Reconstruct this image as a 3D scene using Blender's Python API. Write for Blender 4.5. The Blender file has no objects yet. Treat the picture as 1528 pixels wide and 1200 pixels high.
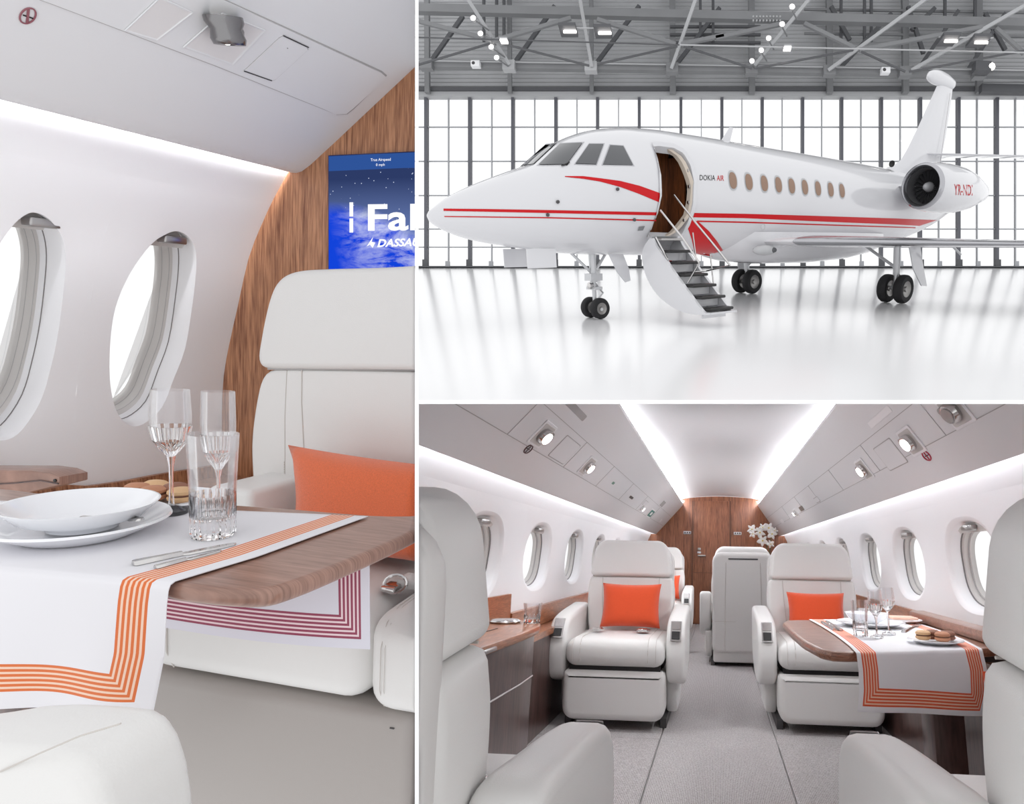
import bpy, bmesh, math, random
import numpy as np
from mathutils import Vector, Matrix

random.seed(7)
scene = bpy.context.scene
C = scene.collection

# ------------------------------------------------------------------ camera, world, exposure
FPX = 900.0                 # focal length in pixels of the 1528 x 1200 frame
PX, PY = 1000.0, 620.0      # principal point (lens shift)
CAMZ = 1.6
cam_d = bpy.data.cameras.new('camera')
cam = bpy.data.objects.new('camera', cam_d)
C.objects.link(cam)
cam.location = (0, 0, CAMZ)
cam.rotation_euler = (math.radians(90), 0, 0)
cam_d.sensor_width = 36.0
cam_d.lens = FPX * 36.0 / 1528.0
cam_d.shift_x = (764.0 - PX) / 1528.0
cam_d.shift_y = (PY - 600.0) / 1528.0
cam_d.clip_start = 0.02
cam_d.clip_end = 500
scene.camera = cam

world = bpy.data.worlds.new('bright_overcast')
scene.world = world
world.use_nodes = True
bg = world.node_tree.nodes['Background']
bg.inputs[0].default_value = (0.985, 0.99, 1.0, 1)
bg.inputs[1].default_value = 1.0

vs = scene.view_settings
vs.view_transform = 'Standard'
vs.look = 'None'
vs.gamma = 1.0
vs.use_curve_mapping = False
vs.exposure = 0.22
scene.cycles.caustics_reflective = False
scene.cycles.caustics_refractive = True
scene.cycles.transparent_max_bounces = 24
scene.cycles.max_bounces = 10
scene.cycles.diffuse_bounces = 5

# ------------------------------------------------------------------ materials
MATS = {}


def lin(c):
    return tuple(((v / 255.0) / 12.92 if v / 255.0 <= 0.04045 else ((v / 255.0 + 0.055) / 1.055) ** 2.4) for v in c)


def mat(name, rgb, rough=0.5, metal=0.0, spec=0.5, coat=0.0, bump=0.0, bscale=200.0, var=0.0, vscale=4.0, emit=0.0, sheen=0.0):
    """rgb in 0..255 sRGB; optional noise bump and faint colour variation"""
    if name in MATS:
        return MATS[name]
    m = bpy.data.materials.new(name)
    m.use_nodes = True
    nt = m.node_tree
    b = nt.nodes['Principled BSDF']
    col = lin(rgb) + (1,)
    b.inputs['Base Color'].default_value = col
    b.inputs['Roughness'].default_value = rough
    b.inputs['Metallic'].default_value = metal
    b.inputs['Specular IOR Level'].default_value = spec
    b.inputs['Coat Weight'].default_value = coat
    if sheen:
        b.inputs['Sheen Weight'].default_value = sheen
    tc = nt.nodes.new('ShaderNodeTexCoord')
    if var:
        n = nt.nodes.new('ShaderNodeTexNoise')
        n.inputs['Scale'].default_value = vscale
        n.inputs['Detail'].default_value = 4
        nt.links.new(tc.outputs['Object'], n.inputs['Vector'])
        r = nt.nodes.new('ShaderNodeValToRGB')
        r.color_ramp.elements[0].position = 0.3
        r.color_ramp.elements[1].position = 0.7
        r.color_ramp.elements[0].color = tuple(max(0, v * (1 - var)) for v in col[:3]) + (1,)
        r.color_ramp.elements[1].color = tuple(min(1, v * (1 + var)) for v in col[:3]) + (1,)
        nt.links.new(n.outputs['Fac'], r.inputs['Fac'])
        nt.links.new(r.outputs['Color'], b.inputs['Base Color'])
    if bump:
        n2 = nt.nodes.new('ShaderNodeTexNoise')
        n2.inputs['Scale'].default_value = bscale
        nt.links.new(tc.outputs['Object'], n2.inputs['Vector'])
        bp = nt.nodes.new('ShaderNodeBump')
        bp.inputs['Strength'].default_value = bump
        bp.inputs['Distance'].default_value = 0.002
        nt.links.new(n2.outputs['Fac'], bp.inputs['Height'])
        nt.links.new(bp.outputs['Normal'], b.inputs['Normal'])
    if emit:
        b.inputs['Emission Color'].default_value = col
        b.inputs['Emission Strength'].default_value = emit
    MATS[name] = m
    return m


def wood(name, dark, light, scale=(30, 30, 1.6), rough=0.35, coat=0.3, fine=1.0):
    m = bpy.data.materials.new(name)
    m.use_nodes = True
    nt = m.node_tree
    b = nt.nodes['Principled BSDF']
    b.inputs['Roughness'].default_value = rough
    b.inputs['Coat Weight'].default_value = coat
    b.inputs['Coat Roughness'].default_value = 0.15
    tc = nt.nodes.new('ShaderNodeTexCoord')
    mp = nt.nodes.new('ShaderNodeMapping')
    mp.inputs['Scale'].default_value = scale
    nt.links.new(tc.outputs['Object'], mp.inputs['Vector'])
    n = nt.nodes.new('ShaderNodeTexNoise')
    n.inputs['Scale'].default_value = 1.0
    n.inputs['Detail'].default_value = 8
    n.inputs['Roughness'].default_value = 0.62
    n.inputs['Distortion'].default_value = 0.6
    nt.links.new(mp.outputs['Vector'], n.inputs['Vector'])
    mp2 = nt.nodes.new('ShaderNodeMapping')
    mp2.inputs['Scale'].default_value = tuple(s * 5 * fine for s in scale)
    nt.links.new(tc.outputs['Object'], mp2.inputs['Vector'])
    n2 = nt.nodes.new('ShaderNodeTexNoise')
    n2.inputs['Scale'].default_value = 1.0
    n2.inputs['Detail'].default_value = 3
    nt.links.new(mp2.outputs['Vector'], n2.inputs['Vector'])
    mx = nt.nodes.new('ShaderNodeMath')
    mx.operation = 'MULTIPLY_ADD'
    mx.inputs[1].default_value = 0.55
    nt.links.new(n2.outputs['Fac'], mx.inputs[0])
    sc_ = nt.nodes.new('ShaderNodeMath')
    sc_.operation = 'MULTIPLY'
    sc_.inputs[1].default_value = 0.5
    nt.links.new(n.outputs['Fac'], sc_.inputs[0])
    nt.links.new(sc_.outputs[0], mx.inputs[2])
    r = nt.nodes.new('ShaderNodeValToRGB')
    r.color_ramp.elements[0].position = 0.38
    r.color_ramp.elements[1].position = 0.66
    r.color_ramp.elements[0].color = lin(dark) + (1,)
    r.color_ramp.elements[1].color = lin(light) + (1,)
    nt.links.new(mx.outputs[0], r.inputs['Fac'])
    nt.links.new(r.outputs['Color'], b.inputs['Base Color'])
    MATS[name] = m
    return m


def glass_mat(name, tint=(1, 1, 1), refl=0.12, rough=0.02, edge=1.0):
    """thin clear glass: transparent with a facing-dependent (fresnel) mirror layer"""
    m = bpy.data.materials.new(name)
    m.use_nodes = True
    nt = m.node_tree
    nt.nodes.remove(nt.nodes['Principled BSDF'])
    out = nt.nodes['Material Output']
    tr = nt.nodes.new('ShaderNodeBsdfTransparent')
    tr.inputs['Color'].default_value = tuple(tint) + (1,)
    gl = nt.nodes.new('ShaderNodeBsdfGlossy')
    gl.inputs['Roughness'].default_value = rough
    gl.inputs['Color'].default_value = (edge, edge, edge, 1)
    fr = nt.nodes.new('ShaderNodeFresnel')
    fr.inputs['IOR'].default_value = 1.5
    ma = nt.nodes.new('ShaderNodeMath')
    ma.operation = 'MULTIPLY_ADD'
    ma.inputs[1].default_value = 0.55
    ma.inputs[2].default_value = refl * 0.3
    nt.links.new(fr.outputs[0], ma.inputs[0])
    mx = nt.nodes.new('ShaderNodeMixShader')
    nt.links.new(ma.outputs[0], mx.inputs[0])
    nt.links.new(tr.outputs[0], mx.inputs[1])
    nt.links.new(gl.outputs[0], mx.inputs[2])
    nt.links.new(mx.outputs[0], out.inputs['Surface'])
    MATS[name] = m
    return m


def emat(name, rgb, strength):
    m = bpy.data.materials.new(name)
    m.use_nodes = True
    nt = m.node_tree
    nt.nodes.remove(nt.nodes['Principled BSDF'])
    e = nt.nodes.new('ShaderNodeEmission')
    e.inputs[0].default_value = lin(rgb) + (1,)
    e.inputs[1].default_value = strength
    nt.links.new(e.outputs[0], nt.nodes['Material Output'].inputs['Surface'])
    MATS[name] = m
    return m


def cloth_mat(name, base, band, line, a, b, n):
    """woven cloth; UV = metres from the striped hems; a..b is the striped band with n lines"""
    m = bpy.data.materials.new(name)
    m.use_nodes = True
    nt = m.node_tree
    N, L = nt.nodes, nt.links
    bs = N['Principled BSDF']
    bs.inputs['Roughness'].default_value = 0.85
    bs.inputs['Sheen Weight'].default_value = 0.2
    uv = N.new('ShaderNodeUVMap')
    sp = N.new('ShaderNodeSeparateXYZ')
    L.new(uv.outputs[0], sp.inputs[0])

    def mth(op, i0, i1=None, v1=None):
        k = N.new('ShaderNodeMath')
        k.operation = op
        L.new(i0, k.inputs[0])
        if i1 is not None:
            L.new(i1, k.inputs[1])
        if v1 is not None:
            k.inputs[1].default_value = v1
        return k.outputs[0]
    d = mth('MINIMUM', sp.outputs[0], sp.outputs[1])
    t = mth('DIVIDE', mth('SUBTRACT', d, v1=a), v1=(b - a))
    inside = mth('MULTIPLY', mth('GREATER_THAN', t, v1=0.0), mth('LESS_THAN', t, v1=1.0))
    fr = mth('FRACT', mth('MULTIPLY', t, v1=float(n) - 0.45))
    ln = mth('MULTIPLY', mth('LESS_THAN', fr, v1=0.55), inside)
    m1 = N.new('ShaderNodeMix')
    m1.data_type = 'RGBA'
    m1.inputs[6].default_value = lin(base) + (1,)
    m1.inputs[7].default_value = lin(band) + (1,)
    L.new(inside, m1.inputs[0])
    m2 = N.new('ShaderNodeMix')
    m2.data_type = 'RGBA'
    L.new(ln, m2.inputs[0])
    L.new(m1.outputs[2], m2.inputs[6])
    m2.inputs[7].default_value = lin(line) + (1,)
    L.new(m2.outputs[2], bs.inputs['Base Color'])
    MATS[name] = m
    return m


M_LEATHER = mat('white_leather', (227, 226, 224), 0.42, spec=0.35, bump=0.12, bscale=420)
M_LEATHER_G = mat('grey_leather', (220, 218, 216), 0.45, spec=0.35, bump=0.12, bscale=420)
M_SEAM = mat('seam_thread', (202, 197, 192), 0.7)
M_LINER = mat('liner_white', (246, 246, 248), 0.5, spec=0.3)
M_PSU = mat('overhead_panel_grey', (234, 235, 237), 0.45, spec=0.3)
M_GAP = mat('panel_gap', (182, 180, 180), 0.8)
M_WOOD = wood('walnut_veneer', (104, 58, 36), (170, 108, 74))
M_WOOD_D = wood('walnut_dark', (58, 40, 38), (98, 72, 66), scale=(20, 20, 2.2), rough=0.3)
M_WOOD_T = wood('walnut_table', (108, 72, 56), (166, 120, 98), scale=(6, 60, 60), rough=0.28)
M_WOOD_L = wood('walnut_ledge', (124, 74, 48), (180, 118, 80), scale=(40, 4, 40), rough=0.3)
M_TRIM_W = mat('walnut_edge', (104, 64, 42), 0.4)
M_CARPET = None
M_CHROME = mat('chrome', (205, 203, 202), 0.18, metal=1.0)
M_STEEL = mat('brushed_steel', (176, 174, 173), 0.3, metal=1.0)
M_BLACK = mat('black_plastic', (28, 27, 28), 0.4)
M_DGREY = mat('dark_grey_plastic', (72, 70, 72), 0.5)
M_ORANGE = mat('orange_fabric', (222, 80, 36), 0.9, bump=0.5, bscale=900, var=0.07, vscale=300, sheen=0.3)
M_ORANGE_L = mat('orange_velvet', (222, 108, 64), 0.9, bump=0.5, bscale=700, var=0.10, vscale=420, sheen=0.4)
M_CHINA = mat('white_porcelain', (244, 245, 248), 0.12, spec=0.5, coat=0.4)
M_GLASS = glass_mat('clear_glass', (0.99, 0.99, 0.995), 0.1)
M_CRYSTAL = bpy.data.materials.new('cut_crystal')
M_CRYSTAL.use_nodes = True
_b = M_CRYSTAL.node_tree.nodes['Principled BSDF']
_b.inputs['Base Color'].default_value = (0.99, 0.99, 0.99, 1)
_b.inputs['Transmission Weight'].default_value = 1.0
_b.inputs['Roughness'].default_value = 0.02
_b.inputs['IOR'].default_value = 1.5
M_PANE = glass_mat('window_pane', (0.99, 0.99, 0.99), 0.02)
M_WHITE = mat('white_paint', (246, 246, 248), 0.5)
M_LED = emat('led_strip', (252, 252, 255), 30.0)
M_LED_W = emat('led_strip_side', (252, 252, 255), 10.0)
M_LED_S = emat('led_strip_small_cabin', (252, 252, 255), 125.0)
M_LAMP = emat('lamp_lens', (255, 250, 245), 6.0)

# ------------------------------------------------------------------ room frames
def frame(vx, vy, roll=0.0):
    f = np.array([(vx - PX) / FPX, 1, (PY - vy) / FPX]); f /= np.linalg.norm(f)
    r = np.cross(f, [0, 0, 1]); r /= np.linalg.norm(r)
    u = np.cross(r, f)
    c, s = math.cos(roll), math.sin(roll)
    return np.array([r * c - u * s, f, u * c + r * s])


def ray(px, py):
    return np.array([(px - PX) / FPX, 1.0, (PY - py) / FPX])


class Room:
    """a local frame: x across, y along the room, z up; the camera stands at its origin"""
    def __init__(s, M, key):
        s.M = M
        s.key = key
        m = Matrix.Identity(4)
        for i in range(3):
            for j in range(3):
                m[i][j] = M[j][i]
        m[2][3] = CAMZ
        s.W = m

    def on(s, px, py, axis, val):
        d = s.M @ ray(px, py)
        return d * (val / d[axis])

    def pix(s, v):
        w = s.M.T @ np.array(v, float)
        return PX + FPX * w[0] / w[1], PY - FPX * w[2] / w[1]


CAB = Room(frame(1070, 832), 'cabin')
LFT = Room(frame(1131, 530, math.radians(5.5)), 'left')
HAN = Room(np.eye(3), 'hangar')
ROOM_OF = {}

# ------------------------------------------------------------------ mesh helpers (points are plain tuples)
class MB:
    def __init__(s):
        s.v, s.f = [], []

    def add(s, vs, fs):
        b = len(s.v)
        s.v.extend([tuple(float(c) for c in p) for p in vs])
        s.f.extend([tuple(b + i for i in f) for f in fs])
        return s

    def loft(s, rings, closed=True, cap0=True, cap1=True):
        n = len(rings[0])
        vs = [p for r in rings for p in r]
        fs = []
        for i in range(len(rings) - 1):
            for j in range(n if closed else n - 1):
                k = (j + 1) % n
                fs.append((i * n + j, i * n + k, (i + 1) * n + k, (i + 1) * n + j))
        if cap0:
            fs.append(tuple(range(n))[::-1])
        if cap1:
            fs.append(tuple((len(rings) - 1) * n + j for j in range(n)))
        return s.add(vs, fs)

    def box(s, x0, x1, y0, y1, z0, z1):
        vs = [(x, y, z) for x in (x0, x1) for y in (y0, y1) for z in (z0, z1)]
        return s.add(vs, [(0, 1, 3, 2), (4, 6, 7, 5), (0, 4, 5, 1), (2, 3, 7, 6), (0, 2, 6, 4), (1, 5, 7, 3)])

    def rbox(s, x0, x1, y0, y1, z0, z1, r=0.02, seg=3):
        bm = bmesh.new()
        bmesh.ops.create_cube(bm, size=1)
        for v in bm.verts:
            v.co = ((x0 + x1) / 2 + v.co.x * (x1 - x0), (y0 + y1) / 2 + v.co.y * (y1 - y0), (z0 + z1) / 2 + v.co.z * (z1 - z0))
        r = min(r, 0.49 * min(x1 - x0, y1 - y0, z1 - z0))
        bmesh.ops.bevel(bm, geom=list(bm.edges), offset=r, segments=seg, profile=0.5, affect='EDGES')
        bm.verts.index_update()
        s.add([tuple(v.co) for v in bm.verts], [tuple(v.index for v in f.verts) for f in bm.faces])
        bm.free()
        return s

    def tube(s, path, r, n=8, cap=True):
        path = [np.array(p, float) for p in path]
        rings = []
        up = None
        for i, p in enumerate(path):
            t = path[min(i + 1, len(path) - 1)] - path[max(i - 1, 0)]
            t = t / (np.linalg.norm(t) + 1e-12)
            if up is None:
                up = np.array([0, 0, 1.0]) if abs(t[2]) < 0.9 else np.array([1.0, 0, 0])
            a = np.cross(t, up); a /= np.linalg.norm(a)
            b = np.cross(a, t)
            up = b
            rr = r[i] if hasattr(r, '__len__') else r
            rings.append([tuple(p + rr * (math.cos(2 * math.pi * k / n) * a + math.sin(2 * math.pi * k / n) * b)) for k in range(n)])
        return s.loft(rings, True, cap, cap)

    def bar(s, p0, p1, w, h=None, up=(0, 0, 1)):
        """square bar from p0 to p1, w across and h along the up direction"""
        h = w if h is None else h
        p0, p1 = np.array(p0, float), np.array(p1, float)
        t = p1 - p0; t /= np.linalg.norm(t)
        u = np.array(up, float); u = u - t * (u @ t)
        if np.linalg.norm(u) < 1e-6:
            u = np.array([1.0, 0, 0]); u = u - t * (u @ t)
        u /= np.linalg.norm(u)
        a = np.cross(t, u)
        rings = [[tuple(p + a * w / 2 * i + u * h / 2 * j) for i, j in ((-1, -1), (1, -1), (1, 1), (-1, 1))] for p in (p0, p1)]
        return s.loft(rings)

    def lathe(s, prof, n=32, cen=(0, 0, 0), ax='z', flute=None):
        """prof: (radius, height); open ends stay open unless the radius is ~0"""
        rings = []
        for i, (r, h) in enumerate(prof):
            ring = []
            for k in range(n):
                a = 2 * math.pi * k / n
                rr = r * (1 + (flute[i] if flute else 0) * math.cos(a * n / 2))
                c, d = rr * math.cos(a), rr * math.sin(a)
                q = {'z': (c, d, h), 'x': (h, c, d), 'y': (c, h, d)}[ax]
                ring.append((q[0] + cen[0], q[1] + cen[1], q[2] + cen[2]))
            rings.append(ring)
        return s.loft(rings, True, prof[0][0] < 1e-3, prof[-1][0] < 1e-3)

    def slab(s, outline, d0, d1, bev=0.02, ax='y', seg=2):
        """an outline (two coordinates) given thickness d0..d1 along ax, with rounded rims"""
        o = np.array(outline, float)
        a = 0.5 * np.sum(o[:, 0] * np.roll(o[:, 1], -1) - np.roll(o[:, 0], -1) * o[:, 1])
        if a < 0:
            o = o[::-1]
        e = np.roll(o, -1, 0) - o
        nr = np.stack([e[:, 1], -e[:, 0]], 1)
        nr /= np.linalg.norm(nr, axis=1)[:, None] + 1e-12
        vn = nr + np.roll(nr, 1, 0)
        vn /= np.linalg.norm(vn, axis=1)[:, None] + 1e-12
        rings = []
        sg = 1 if d1 > d0 else -1
        prof = [(bev * 1.18, d0)]
        for k in range(seg + 1):
            t = math.pi / 2 * k / seg
            prof.append((bev * (1 - math.sin(t)), d0 + sg * bev * (1 - math.cos(t))))
        for k in range(seg + 1):
            t = math.pi / 2 * k / seg
            prof.append((bev * (1 - math.cos(t)), d1 - sg * bev * (1 - math.sin(t))))
        prof.append((bev * 1.18, d1))
        for ins, d in prof:
            q = o - vn * ins
            ring = []
            for u, w in q:
                ring.append({'y': (u, d, w), 'x': (d, u, w), 'z': (u, w, d)}[ax])
            rings.append(ring)
        return s.loft(rings)

    def grid(s, rows):
        n = len(rows[0])
        vs = [p for r in rows for p in r]
        fs = [(i * n + j, i * n + j + 1, (i + 1) * n + j + 1, (i + 1) * n + j) for i in range(len(rows) - 1) for j in range(n - 1)]
        return s.add(vs, fs)

    def sheet(s, rows, thick, nrm):
        """a grid given thickness along nrm (solid with closed rim)"""
        nrm = np.array(nrm, float) * thick
        n, m = len(rows[0]), len(rows)
        vs = [tuple(np.array(p, float)) for r in rows for p in r]
        vs += [tuple(np.array(p, float) + nrm) for r in rows for p in r]
        k = n * m
        fs = []
        for i in range(m - 1):
            for j in range(n - 1):
                q = (i * n + j, i * n + j + 1, (i + 1) * n + j + 1, (i + 1) * n + j)
                fs.append(q)
                fs.append(tuple(k + t for t in q[::-1]))
        for j in range(n - 1):
            fs.append((j, k + j, k + j + 1, j + 1))
            a = (m - 1) * n + j
            fs.append((a, a + 1, k + a + 1, k + a))
        for i in range(m - 1):
            a = i * n
            fs.append((a, a + n, k + a + n, k + a))
            a = i * n + n - 1
            fs.append((a, k + a, k + a + n, a + n))
        return s.add(vs, fs)

    def pillow(s, sx, sy, sz, cen=(0, 0, 0), n=14, pinch=0.13):
        """soft square cushion: sx wide, sz high, sy thick, corners drawn out"""
        fr, bk = [], []
        for i in range(n + 1):
            u = -1 + 2 * i / n
            r1, r2 = [], []
            for j in range(n + 1):
                w = -1 + 2 * j / n
                px = u * (1 - pinch * (1 - w * w) * abs(u) * 0.55)
                pz = w * (1 - pinch * (1 - u * u) * abs(w) * 0.55)
                t = max(0.0, (1 - u ** 4) * (1 - w ** 4)) ** 0.5
                t = 0.02 + 0.98 * t
                r1.append((cen[0] + px * sx / 2, cen[1] - t * sy / 2, cen[2] + pz * sz / 2))
                r2.append((cen[0] + px * sx / 2, cen[1] + t * sy / 2, cen[2] + pz * sz / 2))
            fr.append(r1); bk.append(r2)
        b = len(s.v)
        s.grid(fr)
        s.grid([r[::-1] for r in bk])
        # close the rim
        k = (n + 1)
        def I(i, j): return b + i * k + j
        def Jx(i, j): return b + k * k + i * k + (n - j)
        for i in range(n):
            s.f.append((I(i, 0), I(i + 1, 0), Jx(i + 1, 0), Jx(i, 0)))
            s.f.append((I(i + 1, n), I(i, n), Jx(i, n), Jx(i + 1, n)))
            s.f.append((I(0, i + 1), I(0, i), Jx(0, i), Jx(0, i + 1)))
            s.f.append((I(n, i), I(n, i + 1), Jx(n, i + 1), Jx(n, i)))
        return s

    def map(s, fn):
        s.v = [tuple(float(c) for c in fn(p)) for p in s.v]
        return s


def rotx(v, ang, cy=0, cz=0):
    c, q = math.cos(ang), math.sin(ang)
    y, z = v[1] - cy, v[2] - cz
    return (v[0], cy + y * c - z * q, cz + y * q + z * c)


def rotz(v, ang, cx=0, cy=0):
    c, q = math.cos(ang), math.sin(ang)
    x, y = v[0] - cx, v[1] - cy
    return (cx + x * c - y * q, cy + x * q + y * c, v[2])


def build_mesh(name, mb, material, smooth=40, uv=None):
    me = bpy.data.meshes.new(name)
    me.from_pydata(mb.v, [], mb.f)
    if uv is not None:
        lay = me.uv_layers.new(name='UVMap')
        for lp in me.loops:
            lay.data[lp.index].uv = uv[lp.vertex_index]
    bm = bmesh.new()
    bm.from_mesh(me)
    bmesh.ops.recalc_face_normals(bm, faces=bm.faces)
    bm.to_mesh(me)
    bm.free()
    if smooth:
        me.shade_smooth()
        me.set_sharp_from_angle(angle=math.radians(smooth))
    me.materials.append(material)
    return me


def tag(o, label=None, cat=None, group=None, kind=None):
    if label:
        o['label'] = label
    if cat:
        o['category'] = cat
    if group:
        o['group'] = group
    if kind:
        o['kind'] = kind
    return o


def place(o, room, origin=(0, 0, 0), rz=0.0):
    o.matrix_world = room.W @ Matrix.Translation(Vector(origin)) @ Matrix.Rotation(rz, 4, 'Z')


def thing(name, room, origin, label, cat, group=None, rz=0.0, kind=None):
    o = bpy.data.objects.new(name, None)
    o.empty_display_size = 0.1
    C.objects.link(o)
    place(o, room, origin, rz)
    ROOM_OF[o] = room.key
    ORI[o] = np.array(origin, float)
    return tag(o, label, cat, group, kind)


ORI = {}


def part(name, mb, material, parent, smooth=40, local=False, uv=None, label=None, kind=None):
    """mesh child; points of mb are in room coordinates unless local=True (then thing coordinates)"""
    if not local:
        p0 = ORI.get(parent, np.zeros(3))
        mb.v = [(v[0] - p0[0], v[1] - p0[1], v[2] - p0[2]) for v in mb.v]
    o = bpy.data.objects.new(name, build_mesh(name, mb, material, smooth, uv))
    C.objects.link(o)
    o.parent = parent
    ORI[o] = ORI.get(parent, np.zeros(3))
    ROOM_OF[o] = ROOM_OF[parent]
    return tag(o, label, None, None, kind)


def solo(name, mb, material, room, label, cat, group=None, smooth=40, origin=None, uv=None, kind=None):
    """a thing that is one mesh; its origin goes to the middle of its base"""
    a = np.array(mb.v)
    if origin is None:
        origin = ((a[:, 0].min() + a[:, 0].max()) / 2, (a[:, 1].min() + a[:, 1].max()) / 2, a[:, 2].min())
    mb.v = [(v[0] - origin[0], v[1] - origin[1], v[2] - origin[2]) for v in mb.v]
    o = bpy.data.objects.new(name, build_mesh(name, mb, material, smooth, uv))
    C.objects.link(o)
    place(o, room, origin)
    ORI[o] = np.array(origin, float)
    ROOM_OF[o] = room.key
    return tag(o, label, cat, group, kind)


def struct(name, mb, material, room, smooth=40, label=None, uv=None):
    return solo(name, mb, material, room, label, None, None, smooth, origin=(0, 0, 0), uv=uv, kind='structure')


def copy_tree(o, room, origin, rz=0.0, label=None, group=None, parent=None):
    c = o.copy()
    C.objects.link(c)
    ROOM_OF[c] = ROOM_OF[o]
    if parent is None:
        place(c, room, origin, rz)
        ORI[c] = np.array(origin, float)
        if label:
            c['label'] = label
        if group:
            c['group'] = group
    else:
        c.parent = parent
        ORI[c] = ORI.get(parent)
    for ch in list(o.children):
        copy_tree(ch, room, origin, rz, parent=c)
    return c


def text_mesh(body, size=1.0, bold=0.0, depth=0.0, shear=0.0, align='LEFT', res=3):
    cu = bpy.data.curves.new('lettering', 'FONT')
    cu.body = body
    cu.size = size
    cu.offset = bold
    cu.extrude = depth
    cu.shear = shear
    cu.align_x = align
    cu.resolution_u = res
    o = bpy.data.objects.new('lettering', cu)
    C.objects.link(o)
    dg = bpy.context.evaluated_depsgraph_get()
    ev = o.evaluated_get(dg)
    me = ev.to_mesh()
    mb = MB()
    mb.add([tuple(v.co) for v in me.vertices], [tuple(p.vertices) for p in me.polygons])
    ev.to_mesh_clear()
    bpy.data.objects.remove(o)
    bpy.data.curves.remove(cu)
    return mb


def fit_text(body, bold=0.0, shear=0.0):
    """lettering scaled to the unit square"""
    mb = text_mesh(body, 1.0, bold, 0.0, shear)
    a = np.array(mb.v)
    lo, hi = a.min(0), a.max(0)
    mb.v = [((v[0] - lo[0]) / (hi[0] - lo[0]), (v[1] - lo[1]) / (hi[1] - lo[1]), 0) for v in mb.v]
    return mb


def smooth_curve(pts, n, closed=False):
    """Catmull-Rom through pts, n samples"""
    p = [np.array(q, float) for q in pts]
    m = len(p)
    out = []
    segs = m if closed else m - 1
    for i in range(n):
        t = i * segs / (n if closed else (n - 1))
        k = min(int(t), segs - 1)
        u = t - k
        if closed:
            a, b, c, d = p[(k - 1) % m], p[k % m], p[(k + 1) % m], p[(k + 2) % m]
        else:
            b, c = p[k], p[k + 1]
            a = p[k - 1] if k > 0 else 2 * b - c
            d = p[k + 2] if k + 2 < m else 2 * c - b
        out.append(0.5 * ((2 * b) + (-a + c) * u + (2 * a - 5 * b + 4 * c - d) * u * u + (-a + 3 * b - 3 * c + d) * u ** 3))
    return out


def resample(pts, n):
    """n points spread evenly by length along a polyline"""
    p = np.array(pts, float)
    d = np.concatenate([[0], np.cumsum(np.linalg.norm(np.diff(p, axis=0), axis=1))])
    t = np.linspace(0, d[-1], n)
    return [np.array([np.interp(q, d, p[:, k]) for k in range(p.shape[1])]) for q in t]


def rrect(x0, x1, z0, z1, r, n=5):
    """rounded rectangle outline; r is one radius or (bottom-left, bottom-right, top-right, top-left)"""
    rs = (r,) * 4 if not hasattr(r, '__len__') else r
    out = []
    for (cx, cz, a0), q in zip(((x0, z0, 180), (x1, z0, 270), (x1, z1, 0), (x0, z1, 90)), rs):
        sx = 1 if cx == x0 else -1
        sz = 1 if cz == z0 else -1
        for k in range(n + 1):
            a = math.radians(a0 + 90 * k / n)
            out.append((cx + sx * q + q * math.cos(a), cz + sz * q + q * math.sin(a)))
    return out

# ================================================================== ADDED DIVIDERS IN THE WHITE GAPS BETWEEN THE THREE VIEWS
def wedge(p_a, p_b, q_a, q_b, z0, z1):
    """added divider that runs away from the viewpoint, its near end at depth z0 and far end at z1"""
    mb = MB()
    rings = []
    for Z in (z0, z1):
        rings.append([tuple(ray(*p) * Z) for p in (p_a, p_b, q_b, q_a)])
    return mb.loft(rings)


struct('added_divider', wedge((619.4, -260), (624.6, -260), (619.4, 1560), (624.6, 1560), 0.66, 2.6), M_WHITE, HAN, smooth=0,
       label='added white divider beside the small dining cabin')  # added to fill the white gap beside this view; no wall stands there
struct('added_slab', wedge((624.6, 597.4), (1760, 597.4), (624.6, 602.6), (1760, 602.6), 0.66, 6.6), M_WHITE, HAN, smooth=0,
       label='added thin white slab between the cabin below and the hangar floor above')  # added likewise, fills the white gap between cabin and hangar views

# ================================================================== HANGAR
FLA, FLB = 0.2863, -1.5742          # hangar floor: z = FLA * y + FLB


def hz(px, py, depth):
    return ray(px, py) * depth


def floor_mat():
    m = bpy.data.materials.new('polished_white_floor')
    m.use_nodes = True
    nt = m.node_tree
    b = nt.nodes['Principled BSDF']
    b.inputs['Base Color'].default_value = (0.9, 0.9, 0.905, 1)
    b.inputs['Roughness'].default_value = 0.17
    b.inputs['Specular IOR Level'].default_value = 0.42
    return m


def on_floor(x, y):
    return (x, y, FLA * y + FLB)


fl = MB()
ys = [5.2, 8, 12, 16, 20, 26, 32, 38.4]
rows = [[on_floor(x, y) for x in np.linspace(-0.44 * y, 0.86 * y + 6, 12)] for y in ys]
fl.sheet(rows, 0.25, (0, FLA, -1))
struct('floor_hangar', fl, floor_mat(), HAN, smooth=0, label='glossy white polished hangar floor')

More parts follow.
